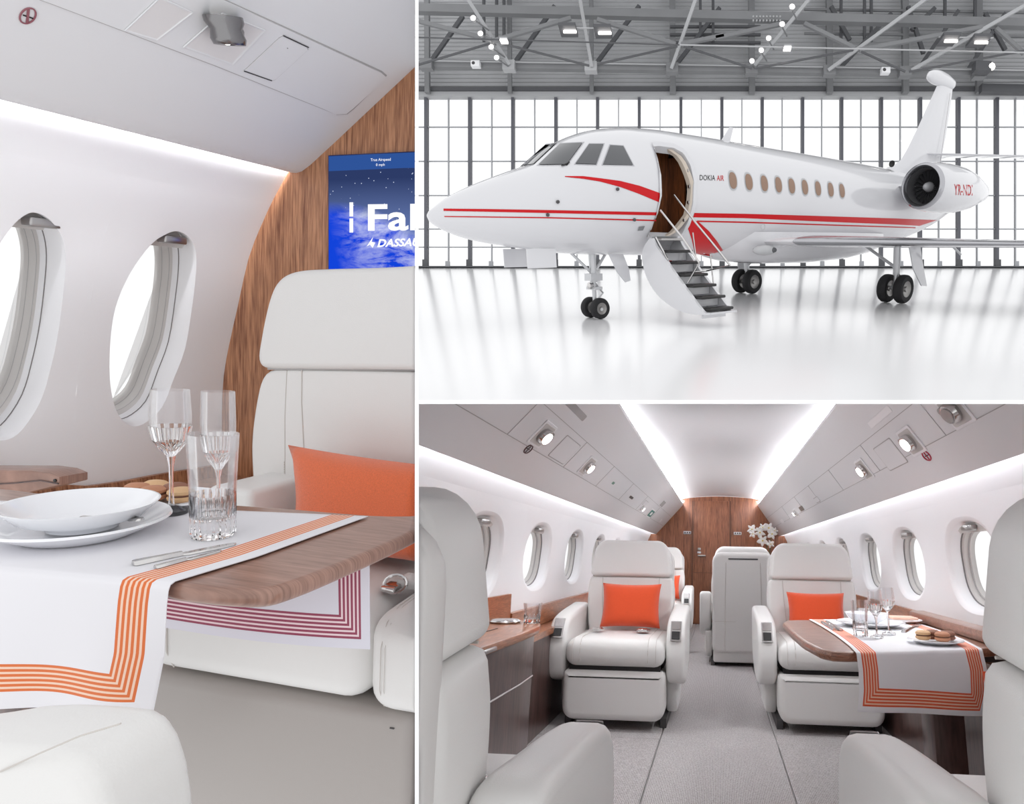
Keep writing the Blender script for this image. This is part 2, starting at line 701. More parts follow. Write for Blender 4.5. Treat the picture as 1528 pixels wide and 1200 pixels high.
# ---- glazed door wall
WD = 37.6
M_POST = mat('door_post_dark', (92, 93, 100), 0.5)
M_MUL = mat('door_mullion_grey', (170, 172, 176), 0.5)
M_STL = mat('painted_steel_grey', (132, 133, 135), 0.5, spec=0.3, var=0.06, vscale=0.7)
M_STL_D = mat('painted_steel_dark', (92, 93, 96), 0.55, spec=0.3)
M_STL_L = mat('galvanised_steel_light', (180, 181, 183), 0.4)
M_CLAD = mat('cladding_grey', (182, 183, 185), 0.6, spec=0.3, var=0.05, vscale=0.5)
door_wall = thing('window_1', HAN, (0, WD, 0), 'glazed hangar door wall of tall white panes between dark posts', None, kind='structure')
posts = [573, 637, 702, 766, 830, 892, 954, 1016, 1077, 1137, 1197, 1255, 1314, 1372, 1429, 1486, 1543, 1600]
rowsy = [148, 190, 241, 292, 342, 369, 398]
S = WD / FPX


def wx(px): return (px - PX) * S
def wz(py): return (PY - py) * S


for x in posts:
    part('post', MB().box(wx(x) - 2.1 * S, wx(x) + 2.1 * S, WD - 0.22, WD + 0.12, wz(401), wz(141)), M_POST, door_wall, 0)
    part('post_cap', MB().box(wx(x) - 7 * S, wx(x) + 7 * S, WD - 0.3, WD - 0.22, wz(146), wz(143)), M_POST, door_wall, 0)
    part('post_foot', MB().box(wx(x) - 4 * S, wx(x) + 4 * S, WD - 0.3, WD - 0.22, wz(401), wz(389)), M_STL_D, door_wall, 0)
mids = [(a + b) / 2 for a, b in zip(posts, posts[1:])]
for x in mids:
    part('mullion', MB().box(wx(x) - 0.65 * S, wx(x) + 0.65 * S, WD - 0.1, WD + 0.08, wz(401), wz(143)), M_MUL, door_wall, 0)
    part('mullion_foot', MB().box(wx(x) - 3 * S, wx(x) + 3 * S, WD - 0.24, WD - 0.1, wz(400), wz(391)), M_MUL, door_wall, 0)
for y in rowsy[1:-1]:
    part('transom', MB().box(wx(560), wx(1610), WD - 0.08, WD + 0.06, wz(y) - 0.55 * S, wz(y) + 0.55 * S), M_MUL, door_wall, 0)
part('bottom_rail', MB().box(wx(560), wx(1610), WD - 0.2, WD + 0.1, wz(401.5), wz(398)), M_STL_D, door_wall, 0)
part('floor_track', MB().box(wx(560), wx(1610), WD - 0.55, WD - 0.32, wz(401.8), wz(400.5)), M_STL_D, door_wall, 0)
part('head_rail', MB().box(wx(560), wx(1610), WD - 0.35, WD + 0.1, wz(148), wz(141)), M_STL_L, door_wall, 0)
part('head_beam', MB().box(wx(560), wx(1610), WD - 0.5, WD + 0.1, wz(141), wz(136)), M_STL_D, door_wall, 0)
edges = sorted(posts + mids)
for (r0, r1) in zip(rowsy, rowsy[1:]):
    for a, b in zip(edges, edges[1:]):
        ax = 2.1 if a in posts else 0.65
        bx = 2.1 if b in posts else 0.65
        part('pane', MB().box(wx(a + ax), wx(b - bx), WD, WD + 0.02, wz(r1 - 0.8), wz(r0 + 0.8)), M_PANE, door_wall, 0)

# ---- cladding above the doors: horizontal ribbed sheets
clad = MB()
rows = []
y_px = 136.0
k = 0
while y_px > -60:
    for off, d in ((0, 0.0), (2.6, 0.0), (3.1, 0.06), (5.4, 0.06), (5.9, 0.0)):
        rows.append([(x, WD + 0.15 - d, wz(y_px - off)) for x in (wx(545), wx(1640))])
    y_px -= 6.0
clad.grid(rows)
clad.box(wx(545), wx(1640), WD + 0.3, WD + 0.5, wz(136), wz(-60))
struct('wall_hangar_upper', clad, M_CLAD, HAN, smooth=0, label='grey ribbed metal cladding above the hangar doors')
rf = MB()
rf.sheet([[(x, y, 26.9 + 0.03 * (y - 30)) for x in np.linspace(-13, 34, 3)] for y in np.linspace(27.5, 38.2, 3)], 0.4, (0, 0, 1))
struct('ceiling_hangar', rf, M_CLAD, HAN, smooth=0, label='grey metal hangar roof deck')

# ---- steel roof trusses in front of the cladding
TD = 35.6
truss = thing('ceiling_truss', HAN, hz(1073, 60, TD), 'grey steel roof truss with chords and crossing diagonals', None, kind='structure')


def member(name, a, b, wpx, depth, m, dpt=None):
    d2 = depth if dpt is None else dpt
    part(name, MB().bar(hz(*a, depth), hz(*b, d2), wpx * depth / FPX, wpx * depth / FPX * 0.8, up=(0, 1, 0)), m, truss, 0)


# (the bar function measures w across; up=(0,1,0) keeps it facing the doors)
member('top_chord', (560, 12), (1620, 38), 12, 34.0, M_STL)
member('bottom_chord', (560, 95), (1620, 112), 11, TD, M_STL)
member('chord_flange', (560, 89.5), (1620, 106.5), 1.6, TD - 0.3, M_STL_L)
for x, w in ((637, 7), (760, 6), (882, 6), (1003, 9), (1121, 9), (1237, 9), (1350, 9), (1460, 9), (1576, 9)):
    member('post', (x, -30), (x + 1, 139), w, 37.0, M_STL)
for x in (637, 760, 882, 1003, 1121, 1237, 1350, 1460):
    member('gusset', (x - 9, 97 + (x - 626) * 0.016), (x + 9, 97 + (x - 626) * 0.016), 14, TD - 0.25, M_STL_L if x in (760, 882) else M_STL)
for a, b in (((704, 8), (760, 96)), ((867, 8), (883, 99)), ((1035, 8), (1002, 102)), ((1200, 8), (1125, 99)), ((1369, 8), (1236, 105)), ((1519, 14), (1360, 105))):
    member('light_brace', (a[0] * 1.35 - b[0] * 0.35, a[1] * 1.35 - b[1] * 0.35), b, 5.0, 32.0, M_STL_L, TD - 0.5)
for a, b in (((626, 32), (734, 60)), ((734, 62), (852, 27)), ((891, 29), (1008, 66)), ((1017, 66), (1080, 53)), ((1068, 57), (1170, 35)),
             ((1200, 35), (1276, 72)), ((1282, 75), (1489, 36)), ((1486, 42), (1528, 80))):
    member('diagonal', a, b, 5.5, 33.5, M_STL)
for a, b in (((600, 104), (731, 65)), ((749, 65), (879, 98)), ((891, 96), (1011, 69)), ((1020, 69), (1122, 102)), ((1128, 102), (1273, 75)),
             ((1285, 77), (1351, 107)), ((1357, 107), (1560, 70))):
    member('cross_tie', a, b, 2.6, 33.0, M_STL_D)
for a, b in (((691, 24), (643, 92)), ((828, 9), (768, 94)), ((954, 9), (889, 96)), ((1074, 12), (1009, 97)), ((1240, 10), (1268, 60)), ((1330, 20), (1255, 100)),
             ((1355, 10), (1378, 80)), ((1395, 12), (1360, 45)), ((1430, 16), (1372, 100)), ((1500, 20), (1440, 110)), ((1470, 20), (1500, 75))):
    member('rear_diagonal', a, b, 5.5, 36.4, M_STL_D)
for x in (722, 741, 752, 1045, 1064, 1290, 1255, 1300, 1410, 1455):
    member('hanger', (x, -10), (x, 62), 4, 36.6, M_STL_D)
member('tie_rod', (600, 55), (1014, 67), 1.6, 32.6, M_STL_D)
member('tie_rod', (1014, 67), (1600, 80), 1.6, 32.6, M_STL_L)
for y in (40, 52, 64):
    member('purlin', (1000, y), (1135, y), 3.5, 36.8, M_STL_D)
for y in (14, 30, 50):
    member('purlin', (1200, y), (1620, y + 6), 3.0, 36.9, M_STL)
member('gutter', (1463, 133), (1600, 136), 12, 36.4, M_STL_D)
for k in range(9):
    for r in range(2):
        p = hz(1124 + k * 5, 25 + r * 6, 33.5)
        part('bolt', MB().lathe([(0.0, -0.05), (0.05, -0.05), (0.05, 0.05), (0, 0.05)], 6, tuple(p), 'y'), M_STL_L, truss, 0)

# ---- hangar lamps
lampg = 'hangar spotlights on the roof braces'
for n_, (x, y) in enumerate(((706, 27), (717, 50), (733, 70), (741, 86), (1182, 10), (1167, 36), (1147, 57), (1136, 75), (1122, 91))):
    c = hz(x, y, 31.4 + y * 0.032)
    k_ = n_ if n_ < 4 else n_ - 4
    t = thing('spotlight', HAN, c, ('topmost', 'second highest', 'third highest', 'fourth highest', 'fifth highest')[k_] + ' round spotlight on the pale brace ' + ('above the aircraft nose' if x < 900 else 'above the cabin windows'), 'spotlight', lampg)
    part('housing', MB().lathe([(0.0, 0.25), (0.09, 0.23), (0.13, 0.0), (0.15, -0.02)], 14, (c[0], c[1], c[2]), 'y'), M_STL_L, t)
    part('lens', MB().lathe([(0.0, -0.05), (0.08, -0.04), (0.13, 0.0)], 14, (c[0], c[1], c[2]), 'y'), M_LAMP, t)
    part('bracket', MB().bar((c[0], c[1] + 0.15, c[2]), (c[0] + 0.5, c[1] + 1.2, c[2] + 0.1), 0.06), M_STL, t, 0)
c = hz(1479, 99, 34.6)
t = thing('floodlight', HAN, c, 'single round floodlight beside the tail fin under the beam', 'floodlight')
part('housing', MB().lathe([(0.0, 0.35), (0.16, 0.33), (0.24, 0.0), (0.26, -0.02)], 16, tuple(c), 'y'), M_STL_D, t)
part('lens', MB().lathe([(0.0, -0.07), (0.14, -0.05), (0.23, 0.0)], 16, tuple(c), 'y'), M_LAMP, t)
part('bracket', MB().bar((c[0] - 0.9, c[1] + 0.2, c[2] + 0.05), (c[0], c[1] + 0.2, c[2]), 0.5, 0.55), M_STL_D, t, 0)
for (x, y, lb) in ((848, 47, 'hanging twin-tube hangar light above the cockpit'), (1415, 61, 'hanging twin-tube hangar light above the tail fin')):
    c = hz(x, y, 32.0)
    t = thing('batten_light', HAN, c, lb, 'ceiling light')
    for dx, dz in ((0, 0), (52 if x < 900 else 45, 2)):
        q = c + np.array([dx * 32 / FPX, 0, -dz * 32 / FPX])
        part('tray', MB().box(q[0] - 0.45, q[0] + 0.45, q[1] - 0.5, q[1] + 0.5, q[2], q[2] + 0.16), M_STL_D, t, 0)
        part('tube', MB().lathe([(0, -0.35), (0.07, -0.33), (0.07, 0.33), (0, 0.35)], 10, (q[0] + 0.1, q[1] - 0.1, q[2] - 0.08), 'x'), M_LAMP, t)
    part('cable', MB().bar((c[0] - 0.5, c[1], c[2] + 0.2), (c[0] + 2.4, c[1], c[2] + 0.16), 0.05), M_STL_L, t, 0)
for (x, y, lb) in ((752, 61, 'flat glowing lamp panel beside the spotlights above the nose'), (1175, 72, 'flat glowing lamp panel beside the spotlights above the cabin windows')):
    c = hz(x, y, 32.4)
    t = thing('lamp_panel', HAN, c, lb, 'ceiling light')
    part('housing', MB().box(c[0] - 0.2, c[0] + 0.2, c[1] - 0.15, c[1] + 0.2, c[2] + 0.02, c[2] + 0.12), M_STL_L, t, 0)
    part('lens', MB().box(c[0] - 0.18, c[0] + 0.18, c[1] - 0.14, c[1] + 0.18, c[2] - 0.06, c[2] + 0.02), M_LAMP, t, 0)
for (x, y, lb) in ((710, 96, 'white speaker box on the beam above the aircraft nose'), (1321, 106, 'white speaker box on the beam near the tail fin')):
    c = hz(x, y, 35.2)
    t = thing('speaker_box', HAN, c, lb, 'speaker')
    part('case', MB().rbox(c[0] - 0.26, c[0] + 0.26, c[1] - 0.15, c[1] + 0.2, c[2] - 0.17, c[2] + 0.17, 0.03, 2), M_WHITE, t)
    part('cone', MB().lathe([(0.0, -0.17), (0.07, -0.17), (0.1, -0.15)], 12, (c[0] - 0.1, c[1], c[2]), 'y'), M_DGREY, t)

# ================================================================== AIRCRAFT
JM = np.array([[0.74689, 0.66491, -0.00681], [0.63863, -0.72015, -0.27115], [0.1852, -0.19817, 0.96251]])   # columns: aft, left, up
JT = np.array([-3.9986, 10.4992, 1.4118])
JET = Room(np.eye(3), 'hangar')
_m = Matrix.Identity(4)
for i in range(3):
    _m[i][0] = JM[i][0]
    _m[i][1] = -JM[i][1]
    _m[i][2] = JM[i][2]
    _m[i][3] = JT[i]
_m[2][3] += CAMZ
JET.W = _m


def L2(v):
    """(aft, left, up) -> mesh coordinates (aft, right, up)"""
    return (v[0], -v[1], v[2])


def jray(px, py):
    return JM.T @ (-JT), JM.T @ ray(px, py)


def jplane(px, py, axis, val):
    o, d = jray(px, py)
    return o + d * ((val - o[axis]) / d[axis])


FUS = np.array([  # x, top, bottom, half width
    (0.00, 1.985, 1.935, 0.03), (0.04, 2.04, 1.86, 0.09), (0.12, 2.10, 1.80, 0.155), (0.28, 2.215, 1.72, 0.255), (0.56, 2.365, 1.62, 0.40), (0.9, 2.515, 1.54, 0.55), (1.5, 2.745, 1.45, 0.77),
    (1.9, 2.89, 1.40, 0.89), (2.1, 3.02, 1.375, 0.94), (2.4, 3.235, 1.34, 1.00), (2.8, 3.44, 1.31, 1.06), (3.3, 3.605, 1.29, 1.12), (4.1, 3.73, 1.27, 1.17), (5.0, 3.77, 1.26, 1.20), (6.0, 3.77, 1.26, 1.21),
    (8.0, 3.75, 1.26, 1.21), (10., 3.735, 1.26, 1.21), (12., 3.71, 1.27, 1.19), (13.8, 3.68, 1.36, 1.12), (15.4, 3.62, 1.63, 0.92), (17., 3.5, 1.98, 0.66), (18.6, 3.34, 2.48, 0.38), (19.8, 3.18, 2.86, 0.12), (20.0, 3.12, 2.95, 0.04)])


def fus(x):
    """smooth section at station x: centre height, half height, half width"""
    xs = FUS[:, 0]
    x = min(max(x, 0.0), 20.0)
    i = int(min(max(np.searchsorted(xs, x) - 1, 0), len(xs) - 2))
    h = xs[i + 1] - xs[i]
    t = (x - xs[i]) / h
    def sl(j):
        if j == 0 or j == len(xs) - 1:
            a = min(max(j, 1), len(xs) - 1)
            return (FUS[a] - FUS[a - 1]) / (xs[a] - xs[a - 1])
        d0 = (FUS[j] - FUS[j - 1]) / (xs[j] - xs[j - 1])
        d1 = (FUS[j + 1] - FUS[j]) / (xs[j + 1] - xs[j])
        return np.where(d0 * d1 > 0, 2 * d0 * d1 / (d0 + d1 + 1e-12), 0)
    m0, m1 = sl(i) * h, sl(i + 1) * h
    q = (2 * t ** 3 - 3 * t ** 2 + 1) * FUS[i] + (t ** 3 - 2 * t ** 2 + t) * m0 + (-2 * t ** 3 + 3 * t ** 2) * FUS[i + 1] + (t ** 3 - t ** 2) * m1
    return (q[1] + q[2]) / 2, (q[1] - q[2]) / 2, q[3]


NE = 2.1


def fpt(x, a, off=0.0):
    """point on the skin at station x and angle a (0 = left side, 90 = top)"""
    zc, h, w = fus(x)
    c, s = math.cos(a), math.sin(a)
    return (x, (w + off) * math.copysign(abs(c) ** (2 / NE), c), zc + (h + off) * math.copysign(abs(s) ** (2 / NE), s))


def g(p):
    if p[0] < 0 or p[0] > 20:
        return 1.0
    zc, h, w = fus(p[0])
    return abs(p[1] / w) ** NE + abs((p[2] - zc) / h) ** NE - 1


def fhit(px, py, off=0.006):
    """where the sight line through a pixel meets the skin"""
    o, d = jray(px, py)
    t = 8.5
    while t < 24:
        if g(o + d * t) < 0:
            a, b = t - 0.06, t
            for _ in range(18):
                m_ = (a + b) / 2
                if g(o + d * m_) < 0:
                    b = m_
                else:
                    a = m_
            p = o + d * b
            e = 1e-4
            n = np.array([g(p + np.eye(3)[k] * e) - g(p - np.eye(3)[k] * e) for k in range(3)])
            return p + n / np.linalg.norm(n) * off
        t += 0.06
    # grazing sight line: the nearest point of the skin to it
    best = min((g(o + d * t), t) for t in np.arange(8.5, 24, 0.05))
    return o + d * best[1]


def skin_strip(pa, pb, n, m=4, off=0.006):
    """a painted patch that follows the skin between two outlines given on the picture of its side"""
    A, B = resample(pa, n), resample(pb, n)
    rows = []
    for i in range(n):
        rows.append([L2(fhit(*(A[i] * (1 - j / m) + B[i] * (j / m)), off)) for j in range(m + 1)])
    return MB().grid(rows)


M_JET = mat('aircraft_white', (212, 212, 215), 0.12, spec=0.5, coat=0.5)
M_RED = mat('aircraft_red', (196, 0, 14), 0.3, spec=0.3)
M_TYRE = mat('tyre_rubber', (34, 33, 35), 0.75)
M_HUB = mat('wheel_hub', (150, 148, 146), 0.35, metal=0.8)
M_STRUT = mat('gear_strut', (205, 206, 208), 0.3, metal=0.4)
M_DARKGLASS = mat('cockpit_glass', (66, 68, 72), 0.06, spec=0.8, coat=0.6)
M_INTAKE = mat('intake_dark', (88, 88, 90), 0.5)
M_FAN = mat('fan_blade', (70, 70, 73), 0.35, metal=0.2)
M_CABINGLOW = mat('cabin_window_tan', (146, 118, 100), 0.3, spec=0.3)
M_POL = mat('polished_leading_edge', (176, 176, 180), 0.16, metal=0.9)
M_DOORWOOD = wood('entrance_walnut', (74, 40, 20), (130, 76, 42), scale=(9, 9, 0.8))
M_CREAM = mat('door_frame_cream', (206, 194, 180), 0.45)

jet = thing('business_jet', JET, (0, 0, 0), 'white twin-engine business jet with red stripes and lowered airstair', 'aircraft')

door_px = [(974, 217), (982, 216), (1005, 219), (1020, 227), (1031, 245), (1037, 270), (1035.5, 305), (1027.5, 332), (1017, 352), (1005, 357), (970, 356), (966, 352), (980, 320), (986, 292), (985, 260), (980, 235)]
door_pts = [fhit(x, y, 0.0) for x, y in door_px]
door_poly = np.array([(p[0], p[2]) for p in door_pts])


def inside(poly, x, y):
    r = False
    n = len(poly)
    for i in range(n):
        x1, y1 = poly[i]
        x2, y2 = poly[(i + 1) % n]
        if (y1 > y) != (y2 > y) and x < (x2 - x1) * (y - y1) / (y2 - y1) + x1:
            r = not r
    return r


# fuselage skin (fine grid; the entrance is left open)
xs = list(np.concatenate([np.linspace(0, 0.3, 9), np.linspace(0.4, 3.4, 28), np.linspace(3.45, 5.4, 66), np.linspace(5.6, 20, 48)]))
NA = 180
fb = MB()
vs_, fs_ = [], []
for x in xs:
    for k in range(NA):
        vs_.append(L2(fpt(x, 2 * math.pi * k / NA)))
for i in range(len(xs) - 1):
    for k in range(NA):
        k2 = (k + 1) % NA
        q = (i * NA + k, i * NA + k2, (i + 1) * NA + k2, (i + 1) * NA + k)
        c = np.mean([vs_[t] for t in q], axis=0)
        if 3.4 < c[0] < 5.4 and c[1] < 0 and inside(door_poly, c[0], c[2]):
            continue
        fs_.append(q)
fs_.append(tuple(range(NA)))
fs_.append(tuple((len(xs) - 1) * NA + k for k in range(NA)))
fb.add(vs_, fs_)
fuselage = part('fuselage', fb, M_JET, jet, 35)

# painted stripes
up_t = [(662, 311.5), (724, 312), (820, 313.5), (980, 316.8)]
up_b = [(662, 314.8), (724, 316), (820, 318), (980, 321.4)]
part('stripe', skin_strip(up_t, up_b, 60), M_RED, jet, label='broad red cheatline on the nose')
part('stripe', skin_strip([(1036, 317.8), (1110, 319), (1213, 322), (1336, 326), (1398, 328.5)], [(1034, 324.3), (1110, 325.5), (1213, 330), (1336, 335), (1372, 337)], 70), M_RED, jet, label='broad red cheatline along the cabin')
part('stripe', skin_strip([(663, 322.4), (820, 324), (979, 328)], [(663, 323.8), (820, 325.8), (979, 330)], 60, 2), M_RED, jet, label='thin red line on the nose')
part('stripe', skin_strip([(1040, 329), (1110, 330.6), (1213, 334), (1366, 339)], [(1040, 331.2), (1110, 332.6), (1213, 335.8), (1366, 340.6)], 70, 2), M_RED, jet, label='thin red line along the cabin')
part('swoosh', skin_strip([(843, 263), (870, 263), (895, 266), (925, 270), (955, 277.5), (985.5, 288.5)], [(843, 264.2), (870, 267), (895, 271), (925, 279), (955, 290), (984.5, 302.5)], 40), M_RED, jet, label='red swoosh ahead of the entrance')
part('swoosh', skin_strip([(1032, 327), (1026, 340), (1032, 357), (1035, 370), (1037, 379)], [(1043, 331.5), (1058, 345), (1070, 360), (1079, 374), (1085, 386)], 30, 8), M_RED, jet, label='red swoosh behind the airstair')

# cockpit windows
for k, q in enumerate([[(777, 248), (814, 215.5), (830, 214), (796, 245.7)], [(803, 246.5), (836, 214.5), (870, 213), (846, 246)], [(858, 244.8), (879, 215), (901, 215), (890, 246)], [(899, 246), (910, 216.7), (930, 218), (945, 247)]]):
    a, b, c, d = [np.array(t, float) for t in q]
    cen = (a + b + c + d) / 4
    def patch(sc, off):
        rows = []
        for i in range(9):
            u = i / 8
            row = []
            for j in range(9):
                w = j / 8
                p = (a * (1 - u) + b * u) * (1 - w) + (d * (1 - u) + c * u) * w
                row.append(L2(fhit(*(cen + (p - cen) * sc), off)))
            rows.append(row)
        return MB().grid(rows)
    f_ = part('cockpit_window', patch(1.07, 0.004), M_POL, jet)
    part('pane', patch(0.97, 0.012), M_DARKGLASS, f_)
part('wiper', MB().tube([L2(fhit(x, y, 0.02)) for x, y in ((838, 248.5), (845, 246), (850, 243))], 0.012, 6), M_BLACK, jet)

# cabin windows
for i in range(9):
    x = [6.1, 6.61, 7.13, 7.63, 8.12, 8.63, 9.16, 9.7, 10.2][i]
    def oval(s_, off):
        rows = []
        for rr in np.linspace(0.02, 1, 5):
            row = []
            for k in range(25):
                a = 2 * math.pi * k / 24
                xx = x + 0.135 * s_ * rr * math.copysign(abs(math.cos(a)) ** 0.85, math.cos(a))
                zz = 2.78 + 0.195 * s_ * rr * math.copysign(abs(math.sin(a)) ** 0.85, math.sin(a))
                zc, h, w = fus(xx)
                l = w * (1 - abs((zz - zc) / h) ** NE) ** (1 / NE)
                row.append(L2((xx, l + off, zz)))
            rows.append(row)
        return MB().grid(rows)
    f_ = part('cabin_window', oval(1.06, 0.004), M_STL_L, jet)
    part('pane', oval(0.86, 0.01), M_CABINGLOW, f_)
    0 and part('shade', MB().grid([[L2((x + 0.11 * u, 1.212 + 0.006 * (1 - abs(v)), 2.78 + v * 0.15)) for u in (0.25, 0.6, 0.9)] for v in (-0.7, 0, 0.7)]), M_WHITE, f_)

# entrance: frame, vestibule, wood wall
ring = [np.array(p) for p in door_pts]
cd = np.mean(ring, axis=0)
dense = resample([tuple(p) for p in ring] + [tuple(ring[0])], 80)
fr = MB()
rows = []
for p in dense:
    n = np.array([0, 1.0, (p[2] - 2.5) / 1.3]); n /= np.linalg.norm(n)
    o_ = p + (p - cd) / np.linalg.norm(p - cd) * 0.05
    rows.append([L2(o_ + n * 0.012), L2(p - (p - cd) / np.linalg.norm(p - cd) * 0.03 + n * 0.014), L2(p - (p - cd) / np.linalg.norm(p - cd) * 0.05 - n * 0.14)])
fr.grid(rows)
ent = part('entrance', fr, M_JET, jet, label='open entrance with white surround')
part('wood_wall', MB().box(3.7, 5.02, -0.36, -0.32, 1.56, 3.4), M_DOORWOOD, ent, 0)
part('wood_wall', MB().box(4.98, 5.02, -0.88, -0.32, 1.75, 3.2), M_DOORWOOD, ent, 0)
jam = MB()
rows = []
for z in np.linspace(1.62, 3.28, 16):
    x = np.interp(z, [1.6, 1.74, 2.07, 2.59, 3.14, 3.3], [4.5, 4.72, 4.94, 4.99, 4.80, 4.55])
    zc, h, w = fus(x)
    l = w * (1 - abs((z - zc) / h) ** NE) ** (1 / NE)
    rows.append([L2((x, l - 0.01, z)), L2((x - 0.06, l - 0.06, z)), L2((x - 0.07, l - 0.16, z))])
jam.grid(rows)
part('jamb', jam, M_CREAM, ent)
part('vestibule_floor', MB().box(3.7, 4.9, -0.58, 0.5, 1.5, 1.56), M_CREAM, ent, 0)
part('vestibule_bulkhead', MB().box(3.66, 3.70, -0.66, 0.5, 1.75, 3.1), M_BLACK, ent, 0)
for (x, z) in ((4.93, 2.9), (4.97, 2.6), (4.95, 2.3), (4.83, 1.95)):
    part('latch', MB().rbox(x - 0.08, x - 0.05, -1.13, -1.07, z - 0.03, z + 0.03, 0.008, 1), M_STEEL, ent)

# airstair
TR = [(1.56, 1.38), (1.76, 1.17), (1.98, 0.95), (2.21, 0.76), (2.45, 0.56), (2.66, 0.36)]
shell_l = smooth_curve([(1.16, 1.60), (0.97, 1.42), (0.92, 1.2), (1.06, 0.84), (1.38, 0.53), (1.86, 0.31), (2.3, 0.235), (2.78, 0.25)], 24)
top_l = smooth_curve([(1.24, 1.60), (1.36, 1.44), (1.56, 1.27), (1.85, 0.99), (2.12, 0.75), (2.42, 0.49), (2.66, 0.30), (2.80, 0.27)], 24)
sh = MB()
for x0, x1 in ((3.80, 3.86), (4.50, 4.56)):
    rr = []
    for a, b in zip(shell_l, top_l):
        rr.append([(x0, -a[0], a[1]), (x1, -a[0], a[1]), (x1, -b[0], b[1]), (x0, -b[0], b[1])])
    sh.loft(rr)
rr = [[(3.83, -a[0], a[1]), (4.53, -a[0], a[1]), (4.53, -a[0] - 0.03, a[1] + 0.04), (3.83, -a[0] - 0.03, a[1] + 0.04)] for a in shell_l]
sh.loft(rr)
stair = part('airstair', sh, M_JET, jet, label='curved white fold-down airstair')
for k, (l, z) in enumerate(TR):
    part('tread', MB().rbox(3.87, 4.49, -l - 0.11, -l + 0.13, z - 0.055, z, 0.02, 2), M_BLACK, stair)
    part('riser', MB().box(3.87, 4.49, -l + 0.10, -l + 0.13, z - 0.2, z - 0.03), M_JET, stair, 0)
part('sill_plate', MB().rbox(3.9, 4.5, -1.4, -1.05, 1.55, 1.6, 0.015, 2), M_STEEL, stair)
for x, pts in ((4.52, [(4.52, -1.08, 2.42), (4.52, -1.7, 1.88), (4.52, -2.3, 1.38), (4.52, -2.62, 1.10)]), (3.84, [(3.84, -1.45, 2.10), (3.84, -2.05, 1.60), (3.84, -2.5, 1.16)])):
    part('handrail', MB().tube(pts, 0.019, 8), M_CHROME, stair)
for pts in ([(4.52, -2.62, 1.10), (4.52, -2.0, 0.98), (3.84, -1.35, 0.90)], [(3.84, -2.5, 1.16), (3.84, -2.2, 0.8)], [(3.84, -1.3, 1.62), (3.84, -1.65, 1.2)], [(4.52, -1.62, 1.7), (4.52, -1.75, 1.0)], [(4.52, -2.1, 1.3), (4.52, -2.2, 0.75)]):
    part('rail_stay', MB().tube(pts, 0.014, 6), M_CHROME, stair)
part('reflector', MB().lathe([(0, -0.02), (0.07, -0.01), (0.08, 0.0), (0, 0.02)], 12, (4.3, -1.17, 1.14), 'y'), M_RED, jet)

# belly fairing and wings
bf = MB()
rr = []
for x, zb, w in ((6.5, 1.27, 0.6), (6.8, 1.16, 0.85), (7.3, 1.07, 1.08), (8.2, 1.0, 1.25), (10, 0.98, 1.28), (11.6, 1.04, 1.2), (12.8, 1.17, 0.95), (14.0, 1.36, 0.5)):
    ring = []
    for k in range(25):
        a = math.pi + math.pi * k / 24
        ring.append((x, w * math.copysign(abs(math.cos(a)) ** 0.7, math.cos(a)), 1.75 + (1.75 - zb) * math.sin(a)))
    rr.append(ring)
bf.loft(rr)
part('belly_fairing', bf, M_JET, jet, 35)
vq = jplane(1141, 373.5, 1, 1.16)
part('vent_scoop', MB().lathe([(0.0, -1.0), (0.45, -0.9), (0.8, -0.6), (1.0, 0.0), (0.8, 0.6), (0.45, 0.9), (0, 1.0)], 24).map(lambda v: (vq[0] + v[2] * 0.42, -vq[1] + v[0] * 0.10, vq[2] + v[1] * 0.12)), M_STL_L, jet)
part('vent_mouth', MB().lathe([(0.0, -1.0), (0.7, -0.7), (1.0, 0.0), (0.7, 0.7), (0, 1.0)], 16).map(lambda v: (vq[0] + 0.24 + v[2] * 0.14, -vq[1] - 0.035 + v[0] * 0.07, vq[2] + v[1] * 0.07)), M_STL_D, jet)
part('service_port', MB().lathe([(0.05, 0.0), (0.075, 0.006), (0.08, 0.0)], 16, (7.12, -1.2, 1.85), 'y'), M_STL_L, jet)


def wing_section(lex, l, z, chord, t, n=14):
    up = []
    lo = []
    for k in range(n + 1):
        u = (1 - math.cos(math.pi * k / n)) / 2
        th = t * 2.6 * (0.2969 * math.sqrt(u) - 0.126 * u - 0.3516 * u * u + 0.2843 * u ** 3 - 0.1015 * u ** 4)
        up.append((lex + chord * u, -l, z + th * 1.05))
        lo.append((lex + chord * u, -l, z - th * 0.95))
    return up + lo[::-1][1:-1]


for sgn, nm in ((1, 'wing'), (-1, 'wing')):
    secs = [(7.35, 1.05, 1.535, 4.8, 0.56), (7.72, 1.6, 1.53, 4.3, 0.52), (10.1, 5.6, 1.44, 2.6, 0.27), (12.5, 9.6, 1.60, 1.5, 0.11)]
    rr = [wing_section(a, sgn * b, c, d, e) for a, b, c, d, e in secs]
    w_ = part(nm, MB().loft(rr), M_JET, jet, 30)
    le = []
    for a, b, c, d, e in secs[1:]:
        s_ = wing_section(a - 0.012, sgn * b, c, d * 1.004, e * 1.05, 20)
        k = len(s_)
        le.append(s_[6::-1] + s_[:-10:-1])
    part('leading_edge', MB().loft(le, False, False, False), M_POL, w_, 60)
part('fuel_probe', MB().tube([(12.3, -3.2, 1.42), (12.8, -3.25, 1.18)], 0.03, 6), M_STL_L, jet)

